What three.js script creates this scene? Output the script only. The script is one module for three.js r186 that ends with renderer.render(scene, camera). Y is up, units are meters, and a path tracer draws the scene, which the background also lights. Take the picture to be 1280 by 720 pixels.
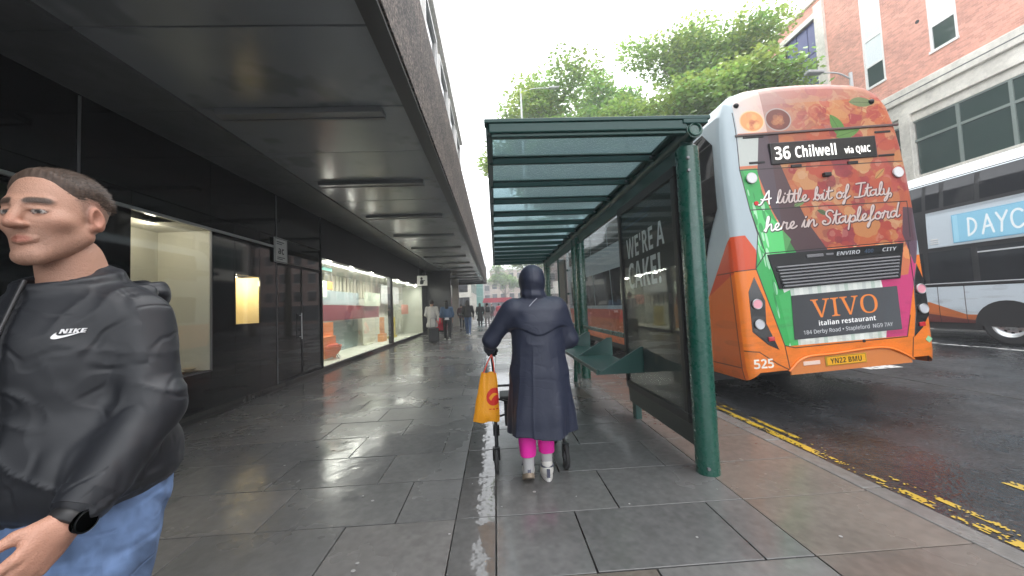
import * as THREE from 'three';
import { mergeGeometries, toCreasedNormals } from 'three/addons/utils/BufferGeometryUtils.js';
import { RoundedBoxGeometry } from 'three/addons/geometries/RoundedBoxGeometry.js';
import { RectAreaLightUniformsLib } from 'three/addons/lights/RectAreaLightUniformsLib.js';
import { FontLoader } from 'three/addons/loaders/FontLoader.js';
import { TextGeometry } from 'three/addons/geometries/TextGeometry.js';

// ---------------------------------------------------------------- camera, sky, sun, exposure
const scene = new THREE.Scene();
const D2R = Math.PI / 180, EYE = 1.35;
const camera = new THREE.PerspectiveCamera(2 * Math.atan(360 / 460) / D2R, 16 / 9, 0.05, 900);
camera.position.set(0, EYE, 0);
camera.rotation.order = 'YXZ';
camera.rotation.set(2.857 * D2R, -2.695 * D2R, -2.441 * D2R);
scene.add(camera);

const renderer = new THREE.WebGLRenderer({ antialias: true });
renderer.setSize(1024, 576);
renderer.toneMapping = THREE.LinearToneMapping;
renderer.toneMappingExposure = 2.0;
renderer.shadowMap.enabled = true;

// a rain-cloud sky, brighter overhead than at the horizon
{
  const W = 256, H = 128, data = new Float32Array(W * H * 4);
  for (let r = 0; r < H; r++) for (let c = 0; c < W; c++) {
    const el = ((r + .5) / H - .5) * Math.PI, s = Math.sin(el), az = c / W * 2 * Math.PI;
    const cloud = 1 + .05 * Math.sin(az * 3 + 1.3 * Math.sin(el * 5)) * Math.cos(el) + .04 * Math.sin(az * 7 + el * 9) * Math.cos(el);
    const L = (s > 0 ? 4.9 + 1.4 * s : 1.6) * cloud, o = (r * W + c) * 4;
    data[o] = L * .975; data[o + 1] = L; data[o + 2] = L * 1.035; data[o + 3] = 1;
  }
  const t = new THREE.DataTexture(data, W, H, THREE.RGBAFormat, THREE.FloatType);
  t.mapping = THREE.EquirectangularReflectionMapping; t.magFilter = t.minFilter = THREE.LinearFilter; t.needsUpdate = true;
  scene.background = t; scene.environment = t; scene.backgroundIntensity = .3; scene.environmentIntensity = .3;
}
const sun = new THREE.DirectionalLight(new THREE.Color(1, .98, .95), .6);
sun.position.set(14, 40, -12); sun.target.position.set(2, 0, -12); sun.castShadow = true;
sun.shadow.radius = 45; sun.shadow.mapSize.set(2048, 2048);
Object.assign(sun.shadow.camera, { left: -40, right: 40, top: 50, bottom: -50, near: 1, far: 120 });
scene.add(sun, sun.target);

// ---------------------------------------------------------------- helpers
function rng(seed) { let s = seed | 0; return () => { s = (s + 0x6d2b79f5) | 0; let t = Math.imul(s ^ (s >>> 15), 1 | s); t = (t + Math.imul(t ^ (t >>> 7), 61 | t)) ^ t; return ((t ^ (t >>> 14)) >>> 0) / 4294967296; }; }
const V = (x, y, z) => new THREE.Vector3(x, y, z);
const C = (r, g, b) => new THREE.Color().setRGB(r, g, b);
const clamp = (x, a = 0, b = 1) => x < a ? a : x > b ? b : x, lerp = (a, b, t) => a + (b - a) * t, sst = (a, b, x) => { const t = clamp((x - a) / (b - a)); return t * t * (3 - 2 * t); };
const hash3 = (x, y, z) => { let h = Math.imul(x, 374761393) ^ Math.imul(y, 668265263) ^ Math.imul(z, 2147483647 ^ 0x51ab37); h = Math.imul(h ^ (h >>> 13), 1274126177); h = Math.imul(h ^ (h >>> 15), 0x85ebca6b); return ((h ^ (h >>> 16)) >>> 0) / 4294967296; };
function noise(x, y, z) {
  const X = Math.floor(x), Y = Math.floor(y), Z = Math.floor(z); let u = x - X, v = y - Y, w = z - Z;
  u = u * u * (3 - 2 * u); v = v * v * (3 - 2 * v); w = w * w * (3 - 2 * w);
  return lerp(lerp(lerp(hash3(X, Y, Z), hash3(X + 1, Y, Z), u), lerp(hash3(X, Y + 1, Z), hash3(X + 1, Y + 1, Z), u), v),
    lerp(lerp(hash3(X, Y, Z + 1), hash3(X + 1, Y, Z + 1), u), lerp(hash3(X, Y + 1, Z + 1), hash3(X + 1, Y + 1, Z + 1), u), v), w);
}
const fbm = (x, y, z, n = 4) => { let s = 0, a = .5, t = 0; for (let i = 0; i < n; i++) { s += a * noise(x, y, z); t += a; a *= .5; x *= 2.03; y *= 2.03; z *= 2.03; } return s / t; };
// a texture that tiles: noise on a torus-like wrapped lattice
function tileNoise(u, v, per, seed) {
  const X = Math.floor(u), Y = Math.floor(v); let a = u - X, b = v - Y; a = a * a * (3 - 2 * a); b = b * b * (3 - 2 * b);
  const m = (k) => ((k % per) + per) % per, h = (i, j) => hash3(m(i), m(j), seed);
  return lerp(lerp(h(X, Y), h(X + 1, Y), a), lerp(h(X, Y + 1), h(X + 1, Y + 1), a), b);
}
function tileFbm(u, v, per, seed, n) { let s = 0, a = .5, t = 0; for (let i = 0; i < n; i++) { s += a * tileNoise(u * per, v * per, per, seed + i * 17); t += a; a *= .55; per *= 2; } return s / t; }
function dataTex(N, fn, srgb, metres = 1) {
  const d = new Uint8Array(N * N * 4);
  for (let y = 0; y < N; y++) for (let x = 0; x < N; x++) { const c = fn(x / N, y / N), o = (y * N + x) * 4; for (let k = 0; k < 3; k++) d[o + k] = clamp(Array.isArray(c) ? c[k] : c) * 255; d[o + 3] = 255; }
  const t = new THREE.DataTexture(d, N, N); t.wrapS = t.wrapT = THREE.RepeatWrapping; t.magFilter = THREE.LinearFilter; t.minFilter = THREE.LinearMipmapLinearFilter;
  if (srgb) t.colorSpace = THREE.SRGBColorSpace; t.repeat.set(1 / metres, 1 / metres); t.needsUpdate = true; return t;
}
function canvasTex(w, h, draw) {
  const c = document.createElement('canvas'); c.width = w; c.height = h; const g = c.getContext('2d'); draw(g, w, h);
  const t = new THREE.CanvasTexture(c); t.colorSpace = THREE.SRGBColorSpace; t.magFilter = THREE.LinearFilter; t.anisotropy = 8; return t;
}
const std = (color, roughness = .6, o = {}) => new THREE.MeshStandardMaterial({ color: color.isColor ? color : C(...color), roughness, ...o });
const phys = (color, roughness = .6, o = {}) => new THREE.MeshPhysicalMaterial({ color: color.isColor ? color : C(...color), roughness, ...o });

// geometry makers (all return non-indexed position/normal/uv)
function triUV(g) {   // uv in metres from the dominant axis
  const p = g.attributes.position, n = g.attributes.normal, uv = new Float32Array(p.count * 2);
  for (let i = 0; i < p.count; i += 3) {
    let ax = 0, ay = 0, az = 0; for (let k = 0; k < 3; k++) { ax += n.getX(i + k); ay += n.getY(i + k); az += n.getZ(i + k); }
    ax = Math.abs(ax); ay = Math.abs(ay); az = Math.abs(az);
    for (let k = 0; k < 3; k++) { const x = p.getX(i + k), y = p.getY(i + k), z = p.getZ(i + k), o = (i + k) * 2; if (ay >= ax && ay >= az) { uv[o] = x; uv[o + 1] = -z; } else if (ax >= az) { uv[o] = z; uv[o + 1] = y; } else { uv[o] = x; uv[o + 1] = y; } }
  }
  g.setAttribute('uv', new THREE.BufferAttribute(uv, 2)); return g;
}
function norm(g, keepUV) {
  g = g.index ? g.toNonIndexed() : g;
  for (const k of Object.keys(g.attributes)) if (!['position', 'normal', 'uv', 'color'].includes(k)) g.deleteAttribute(k);
  if (!g.attributes.normal) g.computeVertexNormals();
  if (!keepUV || !g.attributes.uv) triUV(g);
  return g;
}
const merge = (list, keepUV) => { list = [].concat(list).map((g) => norm(g, keepUV)); return list.length === 1 ? list[0] : mergeGeometries(list); };
const B = (x0, x1, y0, y1, z0, z1) => new THREE.BoxGeometry(x1 - x0, y1 - y0, z1 - z0).translate((x0 + x1) / 2, (y0 + y1) / 2, (z0 + z1) / 2);
const RB = (x0, x1, y0, y1, z0, z1, r = .01, s = 2) => new RoundedBoxGeometry(x1 - x0, y1 - y0, z1 - z0, s, r).translate((x0 + x1) / 2, (y0 + y1) / 2, (z0 + z1) / 2);
function rod(a, b, r, r2 = r, seg = 12) {
  const d = V(...b).sub(V(...a)), g = new THREE.CylinderGeometry(r2, r, d.length(), seg);
  g.applyQuaternion(new THREE.Quaternion().setFromUnitVectors(V(0, 1, 0), d.clone().normalize())); const m = V(...a).add(V(...b)).multiplyScalar(.5); return g.translate(m.x, m.y, m.z);
}
function bar(a, b, w, h) {   // square bar from a to b
  const d = V(...b).sub(V(...a)), g = new THREE.BoxGeometry(w, h, d.length()), q = new THREE.Matrix4().lookAt(V(...a), V(...b), V(0, 1, 0));
  g.applyMatrix4(q); const m = V(...a).add(V(...b)).multiplyScalar(.5); return g.translate(m.x, m.y, m.z);
}
const tube = (pts, r, n = 24, seg = 8, closed = false) => new THREE.TubeGeometry(new THREE.CatmullRomCurve3(pts.map((p) => V(...p)), closed), n, r, seg, closed);
const sph = (c, r, s = 12) => new THREE.SphereGeometry(r, s, s).translate(...c);
function ext(pts, depth, o = {}) {   // polygon in x,y extruded along +z
  const s = new THREE.Shape(pts.map((p) => new THREE.Vector2(p[0], p[1]))); for (const h of o.holes || []) s.holes.push(new THREE.Path(h.map((p) => new THREE.Vector2(p[0], p[1]))));
  return new THREE.ExtrudeGeometry(s, { depth, bevelEnabled: !!o.bevel, bevelSize: o.bevel || 0, bevelThickness: o.bevel || 0, bevelSegments: 2, curveSegments: o.curve || 12 });
}
const disc = (c, r, d, ax = 'z', seg = 20) => { const g = new THREE.CylinderGeometry(r, r, d, seg); if (ax === 'z') g.rotateX(Math.PI / 2); if (ax === 'x') g.rotateZ(Math.PI / 2); return g.translate(...c); };
const ringg = (c, r, t, ax = 'z', seg = 28) => { const g = new THREE.TorusGeometry(r, t, 8, seg); if (ax === 'y') g.rotateX(Math.PI / 2); if (ax === 'x') g.rotateY(Math.PI / 2); return g.translate(...c); };

// scene graph
const taken = new Map();
const numbered = (n) => { const k = taken.get(n) || 0; taken.set(n, k + 1); return k ? n + '_' + String(k).padStart(3, '0') : n; };
function tag(o, label, category, group) { if (label) o.userData.label = label; if (category) o.userData.category = category; if (group) o.userData.group = group; return o; }
function thing(name, label, category, at = [0, 0, 0], turn = 0, group) { const o = new THREE.Group(); o.name = numbered(name); o.position.set(...at); o.rotation.y = turn; scene.add(o); return tag(o, label, category, group); }
function part(parent, name, geos, mat, o = {}) {
  const m = new THREE.Mesh(Array.isArray(geos) ? merge(geos, o.uv) : norm(geos, o.uv), mat); m.name = name; m.castShadow = m.receiveShadow = true;
  if (o.label) m.userData.label = o.label; if (o.kind) m.userData.kind = o.kind; parent.add(m); return m;
}
const structure = (name, geos, mat, o = {}) => part(scene, name, geos, mat, { ...o, kind: 'structure' });
const structureGroup = (name) => { const g = new THREE.Group(); g.name = name; g.userData.kind = 'structure'; scene.add(g); return g; };
function single(name, geos, mat, label, category, group, o = {}) { const m = part(scene, numbered(name), geos, mat, o); return tag(m, label, category, group); }

// signed distances and a mesher (surface nets) for bodies and cloth
const smin = (a, b, k) => { const h = Math.max(k - Math.abs(a - b), 0) / k; return Math.min(a, b) - h * h * k * .25; };
const smax = (a, b, k) => -smin(-a, -b, k);
function cap(x, y, z, a, b, ra, rb) {
  const dx = b[0] - a[0], dy = b[1] - a[1], dz = b[2] - a[2], px = x - a[0], py = y - a[1], pz = z - a[2];
  const t = clamp((px * dx + py * dy + pz * dz) / (dx * dx + dy * dy + dz * dz + 1e-9)), ex = px - dx * t, ey = py - dy * t, ez = pz - dz * t;
  return Math.sqrt(ex * ex + ey * ey + ez * ez) - (ra + (rb - ra) * t);
}
function ell(x, y, z, c, r) { const px = (x - c[0]) / r[0], py = (y - c[1]) / r[1], pz = (z - c[2]) / r[2], k = Math.sqrt(px * px + py * py + pz * pz), qx = px / r[0], qy = py / r[1], qz = pz / r[2]; return k * (k - 1) / (Math.sqrt(qx * qx + qy * qy + qz * qz) + 1e-6); }
function chain(x, y, z, pts, k = .03) { let d = 9; for (let i = 0; i + 1 < pts.length; i++) d = smin(d, cap(x, y, z, pts[i], pts[i + 1], pts[i][3], pts[i + 1][3]), k); return d; }
function sdfMesh(f, lo, hi, h, colour) {
  const n = [0, 1, 2].map((i) => Math.ceil((hi[i] - lo[i]) / h) + 2), [nx, ny, nz] = n, F = new Float32Array(nx * ny * nz).fill(1), BS = 6, at = (i, j, k) => (k * ny + j) * nx + i;
  for (let bk = 0; bk < nz; bk += BS) for (let bj = 0; bj < ny; bj += BS) for (let bi = 0; bi < nx; bi += BS) {
    const d0 = f(lo[0] + (bi + BS / 2 - 1) * h, lo[1] + (bj + BS / 2 - 1) * h, lo[2] + (bk + BS / 2 - 1) * h), far = Math.abs(d0) > BS * h * 1.25 + .02;
    for (let k = bk; k < Math.min(nz, bk + BS); k++) for (let j = bj; j < Math.min(ny, bj + BS); j++) for (let i = bi; i < Math.min(nx, bi + BS); i++)
      F[at(i, j, k)] = far ? d0 : f(lo[0] + (i - 1) * h, lo[1] + (j - 1) * h, lo[2] + (k - 1) * h);
  }
  const id = new Int32Array(nx * ny * nz).fill(-1), P = [], idx = [];
  for (let k = 0; k < nz - 1; k++) for (let j = 0; j < ny - 1; j++) for (let i = 0; i < nx - 1; i++) {
    let mask = 0; const v = [];
    for (let c = 0; c < 8; c++) { const q = F[at(i + (c & 1), j + (c >> 1 & 1), k + (c >> 2))]; v.push(q); if (q < 0) mask |= 1 << c; }
    if (mask === 0 || mask === 255) continue;
    let sx = 0, sy = 0, sz = 0, m = 0;
    for (let c = 0; c < 8; c++) for (let b = 1; b < 8; b <<= 1) if (!(c & b)) { const e = c | b; if ((v[c] < 0) !== (v[e] < 0)) { const t = v[c] / (v[c] - v[e]); sx += (c & 1) + (b === 1 ? t : 0); sy += (c >> 1 & 1) + (b === 2 ? t : 0); sz += (c >> 2) + (b === 4 ? t : 0); m++; } }
    id[at(i, j, k)] = P.length / 3; P.push(lo[0] + (i - 1 + sx / m) * h, lo[1] + (j - 1 + sy / m) * h, lo[2] + (k - 1 + sz / m) * h);
  }
  const quad = (a, b, c, d, flip) => { if (a < 0 || b < 0 || c < 0 || d < 0) return; flip ? idx.push(a, c, b, a, d, c) : idx.push(a, b, c, a, c, d); };
  for (let k = 1; k < nz - 1; k++) for (let j = 1; j < ny - 1; j++) for (let i = 1; i < nx - 1; i++) {
    const s = F[at(i, j, k)] < 0;
    if (s !== (F[at(i + 1, j, k)] < 0)) quad(id[at(i, j - 1, k - 1)], id[at(i, j, k - 1)], id[at(i, j, k)], id[at(i, j - 1, k)], !s);
    if (s !== (F[at(i, j + 1, k)] < 0)) quad(id[at(i - 1, j, k - 1)], id[at(i - 1, j, k)], id[at(i, j, k)], id[at(i, j, k - 1)], !s);
    if (s !== (F[at(i, j, k + 1)] < 0)) quad(id[at(i - 1, j - 1, k)], id[at(i, j - 1, k)], id[at(i, j, k)], id[at(i - 1, j, k)], !s);
  }
  const g = new THREE.BufferGeometry(); g.setAttribute('position', new THREE.Float32BufferAttribute(P, 3)); g.setIndex(idx); g.computeVertexNormals();
  const N = g.attributes.normal, e = h * .6;
  for (let i = 0; i < P.length / 3; i++) {   // normals from the field itself
    const x = P[i * 3], y = P[i * 3 + 1], z = P[i * 3 + 2], a = f(x + e, y, z) - f(x - e, y, z), b = f(x, y + e, z) - f(x, y - e, z), c = f(x, y, z + e) - f(x, y, z - e), l = Math.hypot(a, b, c) || 1;
    N.setXYZ(i, a / l, b / l, c / l);
  }
  if (colour) { const K = new Float32Array(P.length); for (let i = 0; i < P.length / 3; i++) { const c = colour(P[i * 3], P[i * 3 + 1], P[i * 3 + 2], N.getX(i), N.getY(i), N.getZ(i)); K[i * 3] = c[0]; K[i * 3 + 1] = c[1]; K[i * 3 + 2] = c[2]; } g.setAttribute('color', new THREE.BufferAttribute(K, 3)); }
  return g;
}
const font = await new FontLoader().loadAsync('fonts/droid/droid_sans_bold.typeface.json');
const text3 = (s, size, depth) => { const g = new TextGeometry(s, { font, size, depth, curveSegments: 4 }); g.computeBoundingBox(); return g; };
// ---------------------------------------------------------------- surface textures
const T = {};
T.slab = dataTex(512, (u, v) => { const a = tileFbm(u, v, 4, 3, 6), b = tileFbm(u, v, 64, 9, 2), k = .55 + .15 * (a - .5) + .09 * (b - .5); return [k, k * .998, k * .992]; }, true, 2.3);
T.slabRough = dataTex(512, (u, v) => { const a = tileFbm(u, v, 5, 41, 5), b = tileFbm(u, v, 90, 5, 2); return clamp(.15 + .2 * sst(.38, .75, a) + .05 * (b - .5)); }, false, 4.7);
T.grain = dataTex(512, (u, v) => .5 + .75 * (tileFbm(u, v, 60, 21, 3) - .5) + .5 * (tileFbm(u, v, 9, 28, 3) - .5), false, 1.4);
T.asphalt = dataTex(512, (u, v) => { const a = tileFbm(u, v, 5, 61, 5), b = tileNoise(u * 170, v * 170, 170, 4), c = tileNoise(u * 80, v * 80, 80, 14), k = .42 + .3 * (a - .5) + .25 * (b - .5) + (c > .93 ? .22 : 0); return [k * .98, k, k * 1.03]; }, true, 1.9);
T.asphRough = dataTex(512, (u, v) => { const a = tileFbm(u, v, 4, 77, 5), b = tileFbm(u, v, 120, 8, 2); return clamp(.13 + .34 * sst(.4, .75, a) + .22 * (b - .5)); }, false, 6.3);
T.pebble = dataTex(512, (u, v) => { const a = tileNoise(u * 110, v * 110, 110, 31), b = tileNoise(u * 55, v * 55, 55, 37), c = tileFbm(u, v, 4, 39, 4), k = .42 + .55 * (a - .5) + .35 * (b - .5) + .3 * (c - .5); return [k * 1.06, k * .98, k * .93]; }, true, 1.2);
T.brick = dataTex(512, (u, v) => { const row = Math.floor(v * 28), x = u * 10 + (row % 2) * .5, ix = Math.floor(x) % 10, fx = x - Math.floor(x), fy = v * 28 - row, m = fx < .05 || fy < .14, k = .86 + .14 * (hash3(ix, row, 5) - .5) + .2 * (tileFbm(u, v, 4, 88, 4) - .5); return m ? [.84, .69, .62] : [k * .95, k * .71, k * .635]; }, true, 2.1);
T.paint = dataTex(256, (u, v) => .5 + .9 * (tileFbm(u, v, 20, 91, 4) - .5), false, .5);
T.drops = dataTex(512, (u, v) => { const a = tileNoise(u * 75, v * 75, 75, 95), b = tileNoise(u * 34, v * 34, 34, 97); return clamp(sst(.68, .85, a) * .8 + sst(.7, .86, b)); }, false, .62);
T.soot = dataTex(512, (u, v) => { const a = tileFbm(u, v, 3, 101, 5), b = tileFbm(u, v, 30, 103, 3), k = .9 + .3 * (a - .5) + .14 * (b - .5); return [k, k, k]; }, true, 3.3);
T.crease = dataTex(512, (u, v) => { const q = tileFbm(u, v, 4, 121, 4), a = 1 - Math.abs(2 * tileFbm(u, v, 3, 131, 3) - 1), b = 1 - Math.abs(2 * tileFbm(u, v, 7, 137, 2) - 1); return clamp(.5 + .5 * (q - .5) - .3 * sst(.88, 1, a) - .14 * sst(.85, 1, b)); }, false, .62);
T.pores = dataTex(256, (u, v) => .5 + .6 * (tileNoise(u * 60, v * 60, 60, 151) - .5) + .5 * (tileFbm(u, v, 12, 153, 3) - .5), false, .09);
T.ripple = dataTex(256, (u, v) => tileFbm(u, v, 6, 161, 4), false, .9);
T.smear = dataTex(256, (u, v) => clamp(.36 + .34 * (tileFbm(u, v, 6, 111, 5) - .3)), false, 2.1);

const M = {};
const slabTone = [[.42, .42, .42], [.47, .465, .46], [.395, .395, .397], [.445, .442, .44], [.49, .475, .465]];
M.slabs = slabTone.map((c) => std(C(...c), 1, { map: T.slab, roughnessMap: T.slabRough, bumpMap: T.ripple, bumpScale: .0028 }));
M.warmSlabs = [[.42, .365, .325], [.46, .4, .35], [.39, .35, .32]].map((c) => std(C(...c), 1, { map: T.slab, roughnessMap: T.slabRough, bumpMap: T.ripple, bumpScale: .0028 }));
M.wetSlab = std([.34, .338, .335], .07, { map: T.slab, bumpMap: T.ripple, bumpScale: .0035 });
M.joint = std([.03, .028, .026], .5);
M.kerb = std([.5, .48, .46], .8, { map: T.slab, roughnessMap: T.slabRough, bumpMap: T.grain, bumpScale: .003 });
M.road = std([.17, .17, .175], 1, { map: T.asphalt, roughnessMap: T.asphRough, bumpMap: T.grain, bumpScale: .006 });
M.black = std([.006, .006, .007], .055);                       // polished black stone
M.blackMatt = std([.012, .012, .013], .5);
T.panel = dataTex(256, (u, v) => { const k = .95 + .1 * (tileFbm(u, v, 4, 171, 4) - .5) - .12 * sst(.62, .8, tileFbm(u * 1, v * 1, 7, 173, 3)); return [k, k, k]; }, true, 2.9);
M.soffit = std([.3, .315, .33], .22, { map: T.panel });
M.bulk = std([.13, .134, .138], .5, { map: T.soot });
M.fascia = std([.5, .47, .455], .75, { map: T.pebble, bumpMap: T.pebble, bumpScale: .006 });
M.steel = std([.45, .46, .47], .35, { metalness: .9 });
M.dullSteel = std([.2, .2, .21], .5, { metalness: .6 });
M.glass = phys([.93, .95, .95], .02, { transmission: 1, thickness: 0, ior: 1.5 });
M.darkGlass = std([.012, .013, .014], .04);
M.cream = std([.66, .62, .5], .7);
M.white = std([.78, .78, .76], .5);
M.offWhite = std([.66, .65, .61], .65, { map: T.soot });
const glow = (r, g, b, k) => new THREE.MeshStandardMaterial({ color: 0x000000, emissive: C(r, g, b), emissiveIntensity: k, roughness: .5 });
M.lampGlow = glow(1, .9, .72, 5);

// ---------------------------------------------------------------- ground, road, pavements
structure('ground', B(-300, 300, -.4, -.16, -600, 60), std([.1, .1, .1], .7));
// the carriageway rises from the gutter to a crown and falls to the far kerb
const CROWN = [[2.55, -.12], [4, -.083], [6, -.03], [9, .035], [11, .055], [13, .03], [14.6, -.02]];
const roadY = (x) => { for (let i = 0; i + 1 < CROWN.length; i++) if (x <= CROWN[i + 1][0]) { const t = clamp((x - CROWN[i][0]) / (CROWN[i + 1][0] - CROWN[i][0])); return lerp(CROWN[i][1], CROWN[i + 1][1], t); } return -.02; };
structure('road', ext([...CROWN, [14.6, -.3], [2.55, -.3]], 434).translate(0, 0, -420), M.road);
structure('pavement_base', B(-4.4, 2.48, -.3, -.045, -420, 10), M.joint);
const pavement = structureGroup('pavement');
{
  const r = rng(11), xs = [[-4.1, -.31], [-.31, -.05], [-.05, 1.6], [1.6, 2.47]], far = [[], [], [], [], []];
  for (let row = 0, z1 = 2.04; z1 > -120; row++) {
    const d = .562, z0 = z1 - d;
    for (const [a, b] of xs) {
      let x = a; const w = .875; let first = (row % 2 ? .5 : 1) * w * (.85 + .3 * r());
      if (a === -.05) first = row % 2 ? .51 : .81;
      while (x < b - .01) {
        let e = Math.min(b, x + (x === a && b - a > 1 ? first : w)); if (b - e < .22) e = b;
        const dy = (r() - .5) * .0035, k = Math.floor(r() * 5), g = .0035;
        if (z1 < -.6 && z1 > -15.2) {
          const q = norm(new RoundedBoxGeometry(e - x - 2 * g, .06, d - 2 * g, 1, .004));
          q.rotateX((r() - .5) * .003).rotateZ((r() - .5) * .003).translate((x + e) / 2, -.03 + dy, (z0 + z1) / 2); triUV(q);
          part(pavement, 'paving_slab', q, a === -.31 ? M.wetSlab : a === 1.6 || (a === -.05 && k === 4) ? M.warmSlabs[k % 3] : M.slabs[k]);
        } else far[k].push(norm(B(x + g, e - g, -.04, dy, z0 + g, z1 - g)));
        x = e;
      }
    }
    z1 = z0;
  }
  far.forEach((f, k) => part(pavement, 'far_paving', f, M.slabs[k], { kind: 'stuff' }));
  const kerb = structureGroup('kerb');
  for (let z = 3, i = 0; z > -100; z -= .915, i++) { const q = new RoundedBoxGeometry(.146, .3, .908, 2, .014).translate(2.55, -.15 + (r() - .5) * .004, z - .457); if (z < .2 && z > -30) part(kerb, 'kerbstone', q, M.kerb); else if (i % 1 === 0) part(kerb, 'kerbstone', q, M.kerb); }
}
{ // trodden-in gum and scraps on the paving
  const r = rng(77), g = []; for (let i = 0; i < 90; i++) { const z = -1.2 - 9 * r() ** 1.4, x = -3.6 + 6 * r(), q = .004 + .009 * r(); g.push(disc([x, .003, z], q, .0022, 'y', 7).scale(1, 1, 1)); }
  const s = part(scene, 'gum_spots', g, std([.26, .255, .25], .6), { kind: 'stuff', label: 'pale trodden gum spots and scraps scattered over the wet paving' }); tag(s, null, 'litter');
}
{ // leaf bits and grit washed into the gutter
  const r = rng(78), g = []; for (let i = 0; i < 420; i++) { const z = -1.4 - 14 * r() ** 1.5, x = 2.63 + .34 * r() ** 1.6, q = .006 + .016 * r(), c = new THREE.CircleGeometry(q, 5).rotateX(-Math.PI / 2 + (r() - .5) * .5).rotateY(r() * 6).scale(1, 1, .6); g.push(c.translate(x, roadY(x) + .006, z)); }
  const s = part(scene, 'gutter_litter', g, std([.11, .075, .04], .7, { side: THREE.DoubleSide }), { kind: 'stuff', label: 'brown leaf bits and grit washed along the kerb gutter' }); tag(s, null, 'litter');
}
// worn yellow lines and white markings: thin paint sheets with the worn-off patches missing
function wornStrip(x0, x1, z0, z1, seed, keep, cell = .028, turn = 0) {
  const g = [], r = rng(seed), pos = [], nx = Math.max(2, Math.round((x1 - x0) / cell)), nz = Math.round((z1 - z0) / cell), H = (x) => roadY(x) + .004;
  for (let i = 0; i < nx; i++) for (let j = 0; j < nz; j++) {
    const x = x0 + (x1 - x0) * i / nx, z = z0 + (z1 - z0) * j / nz, w = (x1 - x0) / nx, d = (z1 - z0) / nz;
    if (fbm(x * 22 + seed, 3.3, z * 11, 3) * .6 + .4 * fbm(x * 3, seed, z * 1.6, 2) + (r() - .5) * .16 > keep) continue;
    const y = H(x), Y = H(x + w); pos.push(x, y, z, x, y, z + d, x + w, Y, z + d, x, y, z, x + w, Y, z + d, x + w, Y, z);
  }
  const q = new THREE.BufferGeometry(); q.setAttribute('position', new THREE.Float32BufferAttribute(pos, 3)); q.computeVertexNormals(); return q;
}
M.yellow = std([.42, .28, .035], .55, { roughnessMap: T.slabRough }); M.roadWhite = std([.55, .55, .53], .5);
for (const [i, x] of [[0, 2.85], [1, 2.985]]) structure('yellow_line' + (i ? '_001' : ''), wornStrip(x, x + (i ? .05 : .08), -24, .5, 5 + i, i ? .43 : .5, .0125), M.yellow);
structure('lane_marking', [wornStrip(6.5, 7.1, -7.0, -6.2, 21, .6, .04), wornStrip(6.55, 6.75, -15, -7.6, 23, .55, .05), wornStrip(10.35, 10.5, -30, -8.3, 27, .62, .05), wornStrip(10.3, 10.42, -8.2, 1, 28, .6, .05)], M.roadWhite);
structure('bay_marking', wornStrip(3.64, 3.73, -2.6, -2.36, 31, .5, .012), M.yellow);
{ // patched asphalt seam by the bus bay
  const r = rng(8), pts = []; for (let z = -18; z < 2; z += .5) pts.push([6.25 + (r() - .5) * .12, roadY(6.25) - .004, z]);
  structure('road_seam', tube(pts, .012, 120, 5), std([.02, .02, .02], .3));
}
structure('far_pavement', [B(14.6, 18.05, -.3, .005, -120, 14), RB(14.45, 14.6, -.3, .007, -120, 14, .02)], M.slabs[1]);

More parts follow.
